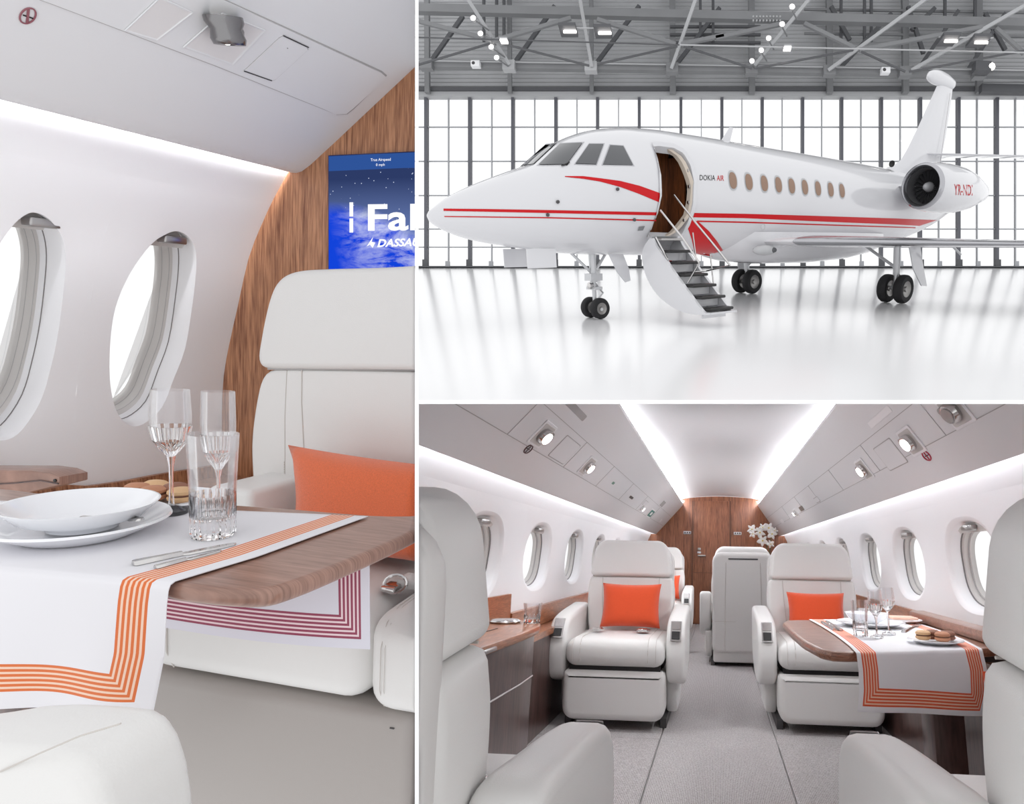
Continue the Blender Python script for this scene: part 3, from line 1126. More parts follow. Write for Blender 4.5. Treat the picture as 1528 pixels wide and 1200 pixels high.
# engines
def nacelle(sgn):
    cy, cz = -sgn * 1.95, 2.98
    prof = [(0.47, 12.98), (0.495, 12.86), (0.535, 12.80), (0.575, 12.84), (0.61, 12.98), (0.655, 13.4), (0.67, 14.0), (0.645, 14.8), (0.555, 15.5), (0.42, 16.1), (0.30, 16.6), (0.25, 16.75)]
    e = part('engine', MB().lathe(prof, 48, (0, cy, cz), 'x'), M_JET, jet, 35)
    part('inlet_lip', MB().lathe([(0.468, 12.99), (0.49, 12.85), (0.535, 12.79), (0.58, 12.83), (0.607, 12.93)], 48, (0, cy, cz), 'x'), M_POL, e, 60)
    part('inlet_duct', MB().lathe([(0.47, 12.95), (0.455, 13.2), (0.455, 13.42), (0.0, 13.44)], 40, (0, cy, cz), 'x'), M_INTAKE, e, 35)
    fan = MB()
    for k in range(22):
        a0 = 2 * math.pi * k / 22
        rows = []
        for r, tw in ((0.12, 0.10), (0.28, 0.06), (0.445, 0.02)):
            rows.append([(13.30 + dx, cy + r * math.cos(a0 + da), cz + r * math.sin(a0 + da)) for dx, da in ((-0.05, -0.10 - 0 * tw), (0.0, 0.0), (0.06, 0.09))])
        fan.sheet(rows, 0.006, (1, 0, 0))
    part('fan_blades', fan, M_FAN, e, 30)
    part('spinner', MB().lathe([(0.0, 13.02), (0.05, 13.04), (0.1, 13.12), (0.135, 13.26), (0.14, 13.4)], 24, (0, cy, cz), 'x'), M_STL_L, e)
    part('exhaust', MB().lathe([(0.25, 16.74), (0.235, 16.6), (0.15, 16.4), (0.0, 16.38)], 24, (0, cy, cz), 'x'), M_INTAKE, e)
    py = [(-sgn * 0.75, 3.05), (-sgn * 1.5, 3.02)]
    rr = []
    for y, z in py:
        rr.append([(13.3 + u * 2.6, y, z + s_ * 0.13 * math.sin(math.pi * min(u + 0.02, 1)) ** 0.6) for u, s_ in [(k / 8, 1) for k in range(9)] + [(k / 8, -1) for k in range(7, 0, -1)]])
    part('pylon', MB().loft(rr), M_JET, e, 30)
    return e


eng = nacelle(1)
nacelle(-1)


def nac_hit(px, py):
    o, d = jray(px, py)
    prof = np.array([(12.98, 0.61), (13.4, 0.655), (14.0, 0.67), (14.8, 0.645), (15.5, 0.555), (16.1, 0.42), (16.6, 0.30), (16.75, 0.25)])
    for t in np.arange(15.5, 20, 0.002):
        p = o + d * t
        if 12.9 < p[0] < 16.75 and math.hypot(p[1] - 1.95, p[2] - 2.98) < np.interp(p[0], prof[:, 0], prof[:, 1]) + 0.006:
            return p + np.array([0, 0.004, 0])
    return o + d * 17.0


tx = fit_text('YR-NDI', 0.0)
tx.map(lambda v: L2(nac_hit(1424 + 27 * v[0], 291 - 16 * v[1] + 1.0 * v[0] + 0 * v[1])))
part('registration', tx, M_RED, eng, 0, label='red registration letters YR-NDI')

# fin, tail bullet, stabiliser
fin = MB()
LE = [(13.9, 3.60), (14.35, 3.70), (14.8, 3.84), (15.2, 4.04), (15.55, 4.4), (16.07, 5.07), (16.94, 6.26), (17.2, 6.62)]
TE = [(18.6, 3.30), (18.3, 3.62), (18.0, 3.84), (17.9, 4.04), (17.92, 4.4), (18.06, 5.07), (18.17, 6.26), (18.18, 6.62)]
rr = []
for (a, za), (b, zb) in zip(LE, TE):
    t = np.interp(za, [3.6, 6.6], [0.15, 0.085])
    ring = []
    for k in range(12):
        u = k / 11
        th = t * (math.sqrt(u) * 1.9 * (1 - u) + 0.02)
        ring.append((a + (b - a) * u, th, za + (zb - za) * u))
    for k in range(10, 0, -1):
        u = k / 11
        th = t * (math.sqrt(u) * 1.9 * (1 - u) + 0.02)
        ring.append((a + (b - a) * u, -th, za + (zb - za) * u))
    rr.append(ring)
fin.loft(rr)
part('tail_fin', fin, M_JET, jet, 35)
bl = MB()
rr = []
for u in np.linspace(0, 1, 14):
    r = 0.215 * math.sqrt(max(0.002, 1 - (1 - u / 0.42) ** 2)) if u < 0.42 else 0.215 * (1 - 0.35 * ((u - 0.42) / 0.58) ** 2)
    cx, cz_ = 16.33 + 1.8 * u, 6.60 + 0.05 * math.sin(u * 3)
    rr.append([(cx, r * 0.8 * math.cos(a), cz_ + r * math.sin(a) * 1.05) for a in np.linspace(0, 2 * math.pi, 16, endpoint=False)])
bl.loft(rr)
part('fin_bullet', bl, M_JET, jet, 35)
part('rudder_gap', MB().bar((17.55, -0.13, 3.9), (17.86, -0.08, 6.3), 0.012), M_GAP, jet, 0)
for sgn in (1, -1):
    rr = [wing_section(a, sgn * b, c, d, e, 10) for a, b, c, d, e in ((16.6, 0.02, 4.33, 1.7, 0.15), (18.1, 2.2, 4.17, 1.2, 0.12), (19.4, 3.9, 4.05, 0.8, 0.08))]
    part('stabiliser', MB().loft(rr), M_JET, jet, 30)
part('air_inlet', MB().lathe([(0.1, 14.36), (0.06, 14.4), (0.0, 14.42)], 14, (0, -0.16, 3.83), 'x'), M_BLACK, jet)
part('antenna', MB().loft([[(6.9, -0.015, 3.70), (7.22, -0.015, 3.70), (7.22, 0.015, 3.70), (6.9, 0.015, 3.70)], [(7.24, -0.008, 4.10), (7.36, -0.008, 4.10), (7.36, 0.008, 4.10), (7.24, 0.008, 4.10)]]), M_JET, jet, 0)
for (px, py) in ((921, 282.5), (832, 301.5), (817, 320.5), (946, 327.5)):
    p = fhit(px, py, 0.02)
    part('probe', MB().lathe([(0.0, -0.02), (0.03, -0.015), (0.03, 0.015), (0, 0.02)], 8, L2(p), 'y'), M_DGREY, jet)
part('placard', skin_strip([(953, 338), (962, 337)], [(951, 344), (959, 343.5)], 3, 2, 0.012), M_STL, jet)
part('belly_light', MB().rbox(4.28, 4.5, -0.75, -0.55, 1.3, 1.4, 0.02, 2), M_STL_L, jet)

# lettering on the cabin side
for body, x0, x1, m in (('DOKIA', 1044, 1067, M_BLACK), ('AIR', 1069.5, 1080, M_RED)):
    tx = fit_text(body, 0.0)
    tx.map(lambda v: L2(fhit(x0 + (x1 - x0) * v[0], 269.0 - 8.0 * v[1] + 1.0 * (x0 + (x1 - x0) * v[0] - 1044) / 36, 0.006)))
    part('lettering', tx, m, jet, 0, label='black letters DOKIA' if body == 'DOKIA' else 'red letters AIR')


# landing gear
def floor_z(x, l):
    """height of the hangar floor under an aircraft point, in aircraft coordinates"""
    p = JM @ np.array([x, l, 0.0]) + JT
    n = JM.T @ np.array([0, -FLA, 1.0])
    d = FLA * p[1] + FLB - p[2]
    return d / n[2]


def tyre(cx, l, r, w):
    z0 = floor_z(cx, l) + r
    prof = [(r * 0.55, -w * 0.42), (r * 0.72, -w * 0.5), (r * 0.9, -w * 0.46), (r * 0.985, -w * 0.28), (r, 0), (r * 0.985, w * 0.28), (r * 0.9, w * 0.46), (r * 0.72, w * 0.5), (r * 0.55, w * 0.42)]
    hub = [(0.0, -w * 0.36), (r * 0.16, -w * 0.4), (r * 0.2, -w * 0.28), (r * 0.42, -w * 0.3), (r * 0.56, -w * 0.43), (r * 0.56, w * 0.43), (r * 0.42, w * 0.3), (r * 0.2, w * 0.28), (r * 0.16, w * 0.4), (0, w * 0.36)]
    return MB().lathe(prof, 32, (cx, -l, z0), 'y'), MB().lathe(hub, 24, (cx, -l, z0), 'y'), z0


ng = MB()
ng.tube([(3.24, 0, 1.4), (3.26, 0, 0.75)], 0.075, 14)
ng.tube([(3.26, 0, 0.78), (3.27, 0, 0.2)], 0.045, 12)
ng.tube([(3.27, 0.24, 0.21), (3.27, -0.24, 0.21)], 0.035, 8)
ng.tube([(2.75, 0, 1.33), (3.2, 0, 0.95)], 0.03, 8)
ng.tube([(3.6, 0, 1.33), (3.3, 0, 0.95)], 0.03, 8)
ng.tube([(3.3, 0, 0.72), (3.48, 0, 0.52), (3.3, 0, 0.36)], 0.022, 6)
ng.box(3.12, 3.4, -0.12, 0.12, 0.78, 0.92)
ng.box(3.18, 3.36, -0.16, 0.16, 0.60, 0.66)
ngp = part('nose_gear', ng, M_STRUT, jet)
for l in (0.17, -0.17):
    a, b, _ = tyre(3.27, l, 0.215, 0.17)
    part('tyre', a, M_TYRE, ngp)
    part('wheel_hub', b, M_HUB, ngp)
part('gear_door', MB().sheet([[(3.4, -0.35, 1.32), (3.75, -0.38, 1.3)], [(3.5, -0.5, 0.95), (3.8, -0.5, 1.0)], [(3.62, -0.6, 0.75), (3.75, -0.6, 0.78)]], 0.02, (0, 1, 0)), M_JET, ngp)
part('gear_door', MB().box(1.55, 2.15, -0.42, -0.40, 1.08, 1.42), M_JET, ngp, 0)
part('gear_door', MB().box(1.5, 2.1, 0.38, 0.40, 1.08, 1.42), M_JET, ngp, 0)
part('torque_link', MB().tube([(3.36, -0.05, 0.38), (3.5, -0.05, 0.33)], 0.03, 6), M_STEEL, ngp)
part('taxi_light', MB().lathe([(0.0, 3.10), (0.07, 3.12), (0.06, 3.2), (0, 3.22)], 12, (0, -0.02, 0.68), 'x'), M_CHROME, ngp)

for sgn, (x, l) in ((1, (11.03, 2.43)), (-1, (10.52, -2.23))):
    mg = MB()
    mg.tube([(x - 0.1, -l, 1.5), (x, -l, 0.7)], 0.085, 14)
    mg.tube([(x, -l, 0.72), (x, -l, 0.36)], 0.06, 12)
    mg.tube([(x, -l - 0.3, 0.36), (x, -l + 0.3, 0.36)], 0.05, 8)
    mg.tube([(x - 0.05, -l + sgn * 0.9, 1.4), (x, -l, 0.85)], 0.04, 8)
    mg.tube([(x + 0.08, -l, 0.75), (x + 0.28, -l, 0.58), (x + 0.08, -l, 0.42)], 0.03, 6)
    mgp = part('main_gear', mg, M_STRUT, jet)
    for dl in (-0.225, 0.225):
        a, b, _ = tyre(x, l + dl, 0.365, 0.25)
        part('tyre', a, M_TYRE, mgp)
        part('wheel_hub', b, M_HUB, mgp)
    part('gear_door', MB().sheet([[(x - 0.05, -l - sgn * 0.30, 1.42), (x + 0.55, -l - sgn * 0.30, 1.38)], [(x + 0.05, -l - sgn * 0.42, 0.85), (x + 0.6, -l - sgn * 0.42, 0.85)], [(x + 0.32, -l - sgn * 0.55, 0.42), (x + 0.62, -l - sgn * 0.55, 0.40)]], 0.025, (0, 1, 0)), M_JET, mgp)

# ================================================================== LONG CABIN (lower right)
FZ = -0.98           # cabin floor
BY = 9.55            # rear bulkhead


def carpet_mat():
    m = bpy.data.materials.new('ribbed_carpet')
    m.use_nodes = True
    nt = m.node_tree
    b = nt.nodes['Principled BSDF']
    b.inputs['Roughness'].default_value = 0.95
    b.inputs['Specular IOR Level'].default_value = 0.1
    tc = nt.nodes.new('ShaderNodeTexCoord')
    w = nt.nodes.new('ShaderNodeTexWave')
    w.bands_direction = 'X'
    w.inputs['Scale'].default_value = 42
    w.inputs['Distortion'].default_value = 0.6
    w.inputs['Detail'].default_value = 2
    nt.links.new(tc.outputs['Object'], w.inputs['Vector'])
    n = nt.nodes.new('ShaderNodeTexNoise')
    n.inputs['Scale'].default_value = 160
    n.inputs['Detail'].default_value = 3
    nt.links.new(tc.outputs['Object'], n.inputs['Vector'])
    mx = nt.nodes.new('ShaderNodeMath')
    mx.operation = 'MULTIPLY_ADD'
    mx.inputs[1].default_value = 0.35
    nt.links.new(w.outputs['Fac'], mx.inputs[0])
    nt.links.new(n.outputs['Fac'], mx.inputs[2])
    r = nt.nodes.new('ShaderNodeValToRGB')
    r.color_ramp.elements[0].position = 0.35
    r.color_ramp.elements[1].position = 0.95
    r.color_ramp.elements[0].color = lin((138, 132, 131)) + (1,)
    r.color_ramp.elements[1].color = lin((204, 200, 200)) + (1,)
    nt.links.new(mx.outputs[0], r.inputs['Fac'])
    nt.links.new(r.outputs['Color'], b.inputs['Base Color'])
    bp = nt.nodes.new('ShaderNodeBump')
    bp.inputs['Strength'].default_value = 0.6
    bp.inputs['Distance'].default_value = 0.004
    nt.links.new(mx.outputs[0], bp.inputs['Height'])
    nt.links.new(bp.outputs['Normal'], b.inputs['Normal'])
    return m


M_CARPET = carpet_mat()
cf = struct('floor', MB().box(-1.06, 1.06, 0.3, BY + 0.1, FZ - 0.06, FZ - 0.012), M_GAP, CAB, 0, 'cabin floor under ribbed grey carpet')
part('carpet_runner', MB().rbox(-0.312, 0.326, 0.3, BY, FZ - 0.012, FZ, 0.004, 1), M_CARPET, cf, 0)
part('carpet_panel', MB().rbox(-1.05, -0.318, 0.3, 3.62, FZ - 0.012, FZ + 0.002, 0.004, 1), M_CARPET, cf, 0)
part('carpet_panel', MB().rbox(-1.05, -0.318, 3.63, BY, FZ - 0.012, FZ, 0.004, 1), M_CARPET, cf, 0)
part('carpet_panel', MB().rbox(0.332, 1.05, 0.3, 3.62, FZ - 0.012, FZ + 0.002, 0.004, 1), M_CARPET, cf, 0)
part('carpet_panel', MB().rbox(0.332, 1.05, 3.63, BY, FZ - 0.012, FZ, 0.004, 1), M_CARPET, cf, 0)

PROF_Z = [-1.0, -0.7, -0.4, -0.1, 0.05, 0.2, 0.31, 0.40, 0.46]
PROF_X = [1.08, 1.105, 1.12, 1.125, 1.115, 1.09, 1.045, 0.995, 0.96]
_pz = smooth_curve(list(zip(PROF_X, PROF_Z)), 60)
_pzz = np.array([p[1] for p in _pz]); _pzx = np.array([p[0] for p in _pz])


def wallx(z):
    return float(np.interp(z, _pzz, _pzx))


def oval_loop(y0, z0, a, b, n=48, e=0.82):
    out = []
    for k in range(n):
        t = 2 * math.pi * k / n
        out.append((y0 + a * math.copysign(abs(math.cos(t)) ** e, math.cos(t)), z0 + b * math.copysign(abs(math.sin(t)) ** e, math.sin(t))))
    return out


def rect_loop(loop, y0, z0, ya, yb, za, zb):
    """a point on the cell border for each point of the oval, at the same bearing"""
    out = []
    for (y, z) in loop:
        dy, dz = y - y0, z - z0
        ks = []
        if abs(dy) > 1e-9:
            ks.append(((yb - y0) if dy > 0 else (ya - y0)) / dy)
        if abs(dz) > 1e-9:
            ks.append(((zb - z0) if dz > 0 else (za - z0)) / dz)
        k = min(ks)
        out.append((y0 + dy * k, z0 + dz * k))
    # snap the nearest points to the corners
    for cy in (ya, yb):
        for cz in (za, zb):
            i = min(range(len(out)), key=lambda i: (out[i][0] - cy) ** 2 + (out[i][1] - cz) ** 2)
            out[i] = (cy, cz)
    return out


M_REVEAL = mat('window_reveal', (214, 211, 208), 0.45)
M_SHADELINE = mat('shade_track', (128, 124, 124), 0.5)


def cabin_side(sg, centres, name, wlabel):
    ZW0, ZW1, zc, a, b = -0.32, 0.27, -0.012, 0.262, 0.192
    wall = MB()
    ysb = [0.3] + [(p + q) / 2 for p, q in zip(centres, centres[1:])] + [BY]
    P = lambda y, z, o=0.0: (sg * (wallx(z) + o), y, z)
    zl = [-1.0, -0.85, -0.7, -0.55, -0.42, ZW0]
    zu = [ZW1, 0.31, 0.35, 0.40, 0.46]
    for zs in (zl, zu):
        wall.grid([[P(y, z) for y in (0.3, 3, 6, BY)] for z in zs])
    outer = []
    for i, yc in enumerate(centres):
        lp = oval_loop(yc, zc, a, b)
        lipo = oval_loop(yc, zc, a + 0.03, b + 0.018)
        rc = rect_loop(lipo, yc, zc, ysb[i], ysb[i + 1], ZW0, ZW1)
        mid = [((p[0] + q[0]) / 2, (p[1] + q[1]) / 2) for p, q in zip(lipo, rc)]
        rings = [[P(*p) for p in rc], [P(*p) for p in mid], [P(*p) for p in lipo]]
        wall.loft(rings, True, False, False)
        outer.append((yc, lp, lipo))
    w = struct(name, wall, M_LINER, CAB, 50, wlabel)
    for i, (yc, lp, lipo) in enumerate(outer):
        WN[0] += 1
        win = thing('window_%d' % WN[0], CAB, (sg * 1.12, yc, zc), 'oval cabin window', None, kind='structure')
        rv = MB()
        rings = [[P(*p) for p in lipo], [P(y, z, 0.008) for y, z in lp]]
        for s_, o in ((0.985, 0.018), (0.97, 0.045), (0.94, 0.062)):
            rings.append([P(yc + (y - yc) * s_, zc + (z - zc) * s_, o) for y, z in lp])
        rv.loft(rings, True, False, False)
        part('reveal', rv, M_LINER, win, 60)
        rv2 = MB()
        rv2.loft([[P(yc + (y - yc) * s_, zc + (z - zc) * s_, o) for y, z in lp] for s_, o in ((0.945, 0.060), (0.90, 0.066), (0.885, 0.085), (0.84, 0.088), (0.825, 0.108))], True, False, False)
        part('inner_frame', rv2, M_REVEAL, win, 40)
        tr = [P(yc + (y - yc) * 0.945, zc + (z - zc) * 0.945, 0.058) for y, z in lp]
        part('shade_track', MB().tube(tr + [tr[0]], 0.0035, 5, False), M_SHADELINE, win)
        tr = [P(yc + (y - yc) * 0.87, zc + (z - zc) * 0.87, 0.084) for y, z in lp]
        part('pane_seal', MB().tube(tr + [tr[0]], 0.0028, 5, False), M_GAP, win)
        pn = MB()
        pn.add([P(yc + (y - yc) * 0.85, zc + (z - zc) * 0.85, 0.098) for y, z in lp], [tuple(range(len(lp)))])
        part('pane', pn, M_PANE, win, 0)
        sh_ = MB()
        ups = [p for p in lp if p[1] > zc + b * 0.82]
        ups.sort()
        sh_.grid([[P(yc + (y - yc) * 0.96, zc + (z - zc) * 0.97, 0.036) for y, z in ups], [P(yc + (y - yc) * 0.9, zc + b * 0.74, 0.04) for y, z in ups]])
        part('shade', sh_, M_REVEAL, win, 0)
        hb = MB().rbox(-0.055, 0.055, -0.016, 0.016, -0.012, 0.012, 0.006, 2)
        hb.map(lambda v: (sg * (wallx(zc + b * 0.84) + 0.022 + v[1]), yc + v[0], zc + b * 0.84 + v[2]))
        part('shade_handle', hb, M_STEEL, win)
    return w


WN = [1]
cabin_side(1, [2.835, 3.749, 4.66, 5.63, 6.58, 7.53, 8.48], 'wall_right', 'white curved cabin side wall with oval windows, table side')
cabin_side(-1, [1.93, 2.873, 3.814, 4.807, 5.802, 6.78, 7.75, 8.7], 'wall_left', 'white curved cabin side wall with oval windows, cabinet side')

# overhead panels with coves
PSU_A = {1: np.array([0.95, 0, 0.335]), -1: np.array([-0.95, 0, 0.335])}
PSU_B = {1: np.array([0.62, 0, 0.81]), -1: np.array([-0.52, 0, 0.81])}


def psu_n(s):
    t = PSU_B[s] - PSU_A[s]
    n = np.array([t[2], 0, -t[0]]) * (-s)
    n = n / np.linalg.norm(n)
    return n if n[2] < 0 else -n      # into the cabin, downwards


def psu_hit(px, py, s, off=0.0):
    n = psu_n(s)
    d = CAB.M @ ray(px, py)
    return d * ((n @ PSU_A[s]) / (n @ d)) + n * off


def psu_pt(s, w, y, off=0.0):
    p = PSU_A[s] * (1 - w) + PSU_B[s] * w
    return np.array([p[0], y, p[2]]) + psu_n(s) * off


for s in (1, -1):
    a, b, n = PSU_A[s], PSU_B[s], psu_n(s)
    t = (b - a) / np.linalg.norm(b - a)
    sec = [a - n * 0.018 + t * 0.05, a - n * 0.014 - t * 0.002, a - n * 0.006 - t * 0.005, a + t * 0.006, a + t * 0.3, b - t * 0.02, b - t * 0.004 - n * 0.01, b - n * 0.04, b - n * 0.06 - t * 0.02]
    mb = MB().loft([[(p[0], y, p[2]) for p in sec] for y in (0.3, 3, 6, BY)])
    psu = struct('ceiling_panel_' + ('right' if s > 0 else 'left'), mb, M_PSU, CAB, 30, 'sloping pale grey overhead panel, ' + ('table side' if s > 0 else 'cabinet side'))
    for w in (0.27, 0.56):
        part('panel_seam', MB().bar(psu_pt(s, w, 0.3, 0.0005), psu_pt(s, w, BY, 0.0005), 0.0028, 0.003, up=tuple(n)), M_GAP, psu, 0)
    for y in ((2.3, 3.25, 4.2, 5.15, 6.1, 7.3) if s > 0 else (2.3, 3.2, 4.1, 5.1, 6.2, 7.6)):
        part('panel_seam', MB().bar(psu_pt(s, 0.27, y, 0.0005), psu_pt(s, 0.56, y, 0.0005), 0.0028, 0.003, up=tuple(n)), M_GAP, psu, 0)

    def plate(nm, px, py, wlen, hlen, m, parent, off=0.003, dw=0.0, dy=0.0, r=0.01, lab=None):
        """rounded plate lying on the overhead panel, wlen along the cabin, hlen across"""
        c = psu_hit(px, py, s, 0)
        c = c + t * dw + np.array([0, dy, 0])
        o = rrect(-wlen / 2, wlen / 2, -hlen / 2, hlen / 2, r, 3)
        q = MB().slab(o, 0, off, min(0.002, off / 2), 'z', 1)
        q.map(lambda v: tuple(c + np.array([0, 1, 0]) * v[0] + t * v[1] + n * v[2]))
        return part(nm, q, m, parent, 40, label=lab)
    lights = ((809, 648), (876, 695), (957, 757.5)) if s < 0 else ((1425, 612), (1360, 658), (1290, 700), (1188, 765))
    for k, (px, py) in enumerate(lights):
        c = psu_hit(px, py, s)
        lab = {-1: ['square reading light nearest the prohibition sign above the cabinet', 'square reading light above the armchair with the cabinet beside it', 'small reading light by the green exit placard'],
               1: ['unlit square air nozzle with round swivel head', 'square reading light beside the red prohibition sign', 'square reading light with twin heads above the dining table', 'small reading light near the orchid']}[s][k]
        L_ = thing('reading_light', CAB, c, lab, 'reading light', 'overhead reading lights')
        sz = 0.115 if k < len(lights) - 1 or s > 0 and k < 3 else 0.08
        plate('bezel', px, py, sz * 1.5, sz * 1.15, M_WHITE, L_, 0.006)
        plate('recess', px, py, sz * 1.25, sz * 0.95, M_REVEAL, L_, 0.008)
        hd = MB().lathe([(0.0, 0.03), (sz * 0.3, 0.028), (sz * 0.36, 0.015), (sz * 0.34, 0.0)], 18)
        hd.map(lambda v: tuple(c + np.array([0, 1, 0]) * v[0] * 1.3 + t * v[1] + n * (v[2] + 0.006)))
        part('head', hd, M_CHROME, L_)
        hd = MB().lathe([(0.0, 0.033), (sz * 0.24, 0.032), (sz * 0.25, 0.029)], 18)
        hd.map(lambda v: tuple(c + np.array([0, 1, 0]) * v[0] * 1.3 + t * v[1] + n * (v[2] + 0.006)))
        part('lens', hd, M_STEEL if (s > 0 and k == 0) else M_LAMP, L_)
        if not (s > 0 and k == 0):
            ld = bpy.data.lights.new('reading_lamp', 'SPOT')
            ld.energy = 17.0 if k < 2 or s > 0 and k == 2 else 26.0
            ld.spot_size = math.radians(150)
            ld.spot_blend = 1.0
            ld.shadow_soft_size = 0.05
            ld.color = (0.96, 0.98, 1.0)
            lo_ = bpy.data.objects.new('reading_lamp', ld)
            C.objects.link(lo_)
            lo_.parent = L_
            lo_.location = tuple(n * 0.06)
            lo_.rotation_mode = 'QUATERNION'
            lo_.rotation_quaternion = Vector((n[0] * 0.6, 0.0, -1)).normalized().to_track_quat('-Z', 'Y')
        hd = MB().lathe([(0.0, 0.02), (sz * 0.12, 0.018), (sz * 0.14, 0.0)], 12)
        hd.map(lambda v: tuple(c + np.array([0, 1, 0]) * (v[0] * 1.3 + (sz * 0.45)) + t * (v[1] + sz * 0.2) + n * (v[2] + 0.006)))
        part('knob', hd, M_STEEL, L_)
    for (px, py, wl, hl, m, nm) in (((843, 672, 0.3, 0.14, M_PSU, 'hatch'), (858, 610, 0.42, 0.035, M_GAP, 'placard'), (915, 721, 0.08, 0.022, mat('placard_green', (96, 140, 122), 0.5), 'placard'),
                                     (942, 742.5, 0.2, 0.025, M_BLACK, 'placard'), (963, 751, 0.25, 0.06, M_PSU, 'hatch'), (989, 752, 0.3, 0.08, M_GAP, 'placard'), (986, 777, 0.2, 0.05, M_WHITE, 'placard')) if s < 0 else
                                    ((1328, 679, 0.3, 0.14, M_PSU, 'hatch'), (1312, 623, 0.36, 0.035, M_WHITE, 'placard'), (1219, 746, 0.2, 0.05, M_PSU, 'hatch'), (1220, 745.5, 0.12, 0.018, M_GAP, 'placard'),
                                     (1180, 770, 0.3, 0.05, M_WHITE, 'placard'), (1167, 778, 0.3, 0.05, M_WHITE, 'placard'), (1196, 759, 0.25, 0.05, M_STEEL, 'placard'))):
        f_ = plate(nm, px, py, wl, hl, M_GAP if nm == 'hatch' else m, psu, 0.002)
        if nm == 'hatch':
            plate('hatch_cover', px, py, wl - 0.012, hl - 0.008, M_PSU, psu, 0.0035)
    # prohibition sign
    px, py = (788, 670) if s < 0 else (1383, 680)
    c = psu_hit(px, py, s)
    sg_ = thing('prohibition_sign', CAB, c, 'small round no-smoking sign, ' + ('dark ring, above the cabinet windows' if s < 0 else 'red ring, above the dining table windows'), 'sign')
    m = mat('sign_red' if s > 0 else 'sign_brown', (190, 40, 70) if s > 0 else (96, 70, 70), 0.5)
    rg = [tuple(c + np.array([0, 1, 0]) * 0.034 * math.cos(q) + t * 0.023 * math.sin(q) + n * 0.002) for q in np.linspace(0, 2 * math.pi, 25)]
    part('ring', MB().tube(rg, 0.003, 5, False), m, sg_)
    part('bar', MB().bar(c + t * 0.022 + n * 0.002, c - t * 0.022 + n * 0.002, 0.005, 0.003, up=tuple(n)), m, sg_, 0)
    part('cigarette', MB().bar(c + np.array([0, -0.02, 0]) + n * 0.001, c + np.array([0, 0.02, 0]) + n * 0.001, 0.004, 0.002, up=tuple(n)), M_BLACK, sg_, 0)

# exit placard with white running figure, on the left panel
c = psu_hit(971, 766, -1)
ex = thing('exit_sign', CAB, c, 'small green exit placard on the overhead panel', 'sign')
n, t = psu_n(-1), (PSU_B[-1] - PSU_A[-1]) / np.linalg.norm(PSU_B[-1] - PSU_A[-1])
for nm, wl, hl, m, off in (('backing', 0.42, 0.12, M_WHITE, 0.006), ('panel', 0.34, 0.09, mat('exit_green', (60, 128, 118), 0.5), 0.008), ('emblem', 0.14, 0.045, M_WHITE, 0.010)):
    q = MB().slab(rrect(-wl / 2, wl / 2, -hl / 2, hl / 2, 0.015, 3), 0, off, 0.002, 'z', 1)
    q.map(lambda v: tuple(c + np.array([0, 1, 0]) * v[0] + t * v[1] + n * v[2]))
    part(nm, q, m, ex)

# central vault
vault = MB()
vp = smooth_curve([(-0.66, 0.868), (-0.52, 0.896), (-0.3, 0.924), (0.05, 0.94), (0.4, 0.924), (0.62, 0.896), (0.76, 0.868)], 24)
vault.loft([[(p[0], y, p[1]) for p in vp] + [(p[0], y, p[1] + 0.03) for p in vp[::-1]] for y in (0.3, 5, BY)])
struct('ceiling', vault, M_LINER, CAB, 50, 'white vaulted cabin ceiling')
# LED coves
for s in (1, -1):
    a, b, n = PSU_A[s], PSU_B[s], psu_n(s)
    x0 = b[0] + s * 0.016
    solo('cove_light', MB().box(min(x0, x0 + s * 0.02), max(x0, x0 + s * 0.02), 0.3, BY - 0.02, 0.833, 0.843), M_LED, CAB, 'glowing ceiling cove strip along the vault, ' + ('table side' if s > 0 else 'cabinet side'), 'light strip', smooth=0)
    x0 = s * 0.968
    solo('cove_light', MB().box(min(x0, x0 + s * 0.012), max(x0, x0 + s * 0.012), 0.3, BY - 0.02, 0.385, 0.397), M_LED_W, CAB, 'glowing cove strip above the windows, ' + ('table side' if s > 0 else 'cabinet side'), 'light strip', smooth=0)

# rear bulkhead
ol = [(wallx(z), z) for z in np.linspace(-1.0, 0.34, 14)] + [(0.95, 0.34), (0.64, 0.80), (0.60, 0.865)]
ol += [(p[0], p[1] - 0.004) for p in vp[::-1][3:-3]]
ol += [(-0.50, 0.865), (-0.54, 0.80), (-0.95, 0.34)] + [(-wallx(z), z) for z in np.linspace(0.34, -1.0, 14)]
bh = struct('wall_rear', MB().slab(ol, BY, BY + 0.08, 0.003, 'y', 1), M_WOOD, CAB, 0, 'walnut bulkhead closing the cabin')
XB = lambda px: float(CAB.on(px, 850, 1, BY)[0])
dr = thing('door_1', CAB, (XB(1062), BY, FZ), 'walnut lavatory door in the bulkhead', None, kind='structure')
x0, x1 = XB(1033), XB(1090)
part('leaf', MB().slab(rrect(x0 + 0.008, x1 - 0.008, FZ + 0.01, 0.86, 0.01, 2), BY - 0.02, BY - 0.001, 0.004, 'y', 1), M_WOOD, dr, 30)
for x in (x0, x1):
    part('door_strip', MB().box(x - 0.012, x + 0.012, BY - 0.03, BY - 0.001, FZ, 0.86), M_TRIM_W, dr, 0)
part('rail_groove', MB().box(x0 + 0.02, x1 - 0.02, BY - 0.024, BY - 0.02, -0.235, -0.228), M_TRIM_W, dr, 0)
part('handle', MB().rbox(XB(1041), XB(1053), BY - 0.06, BY - 0.02, 0.01, 0.035, 0.01, 2), M_STEEL, dr)
part('lock', MB().rbox(XB(1041), XB(1045.5), BY - 0.035, BY - 0.02, 0.10, 0.14, 0.006, 2), M_STEEL, dr)
part('lock_indicator', MB().rbox(XB(1040.5), XB(1046), BY - 0.035, BY - 0.02, 0.055, 0.085, 0.006, 2), M_WHITE, dr)
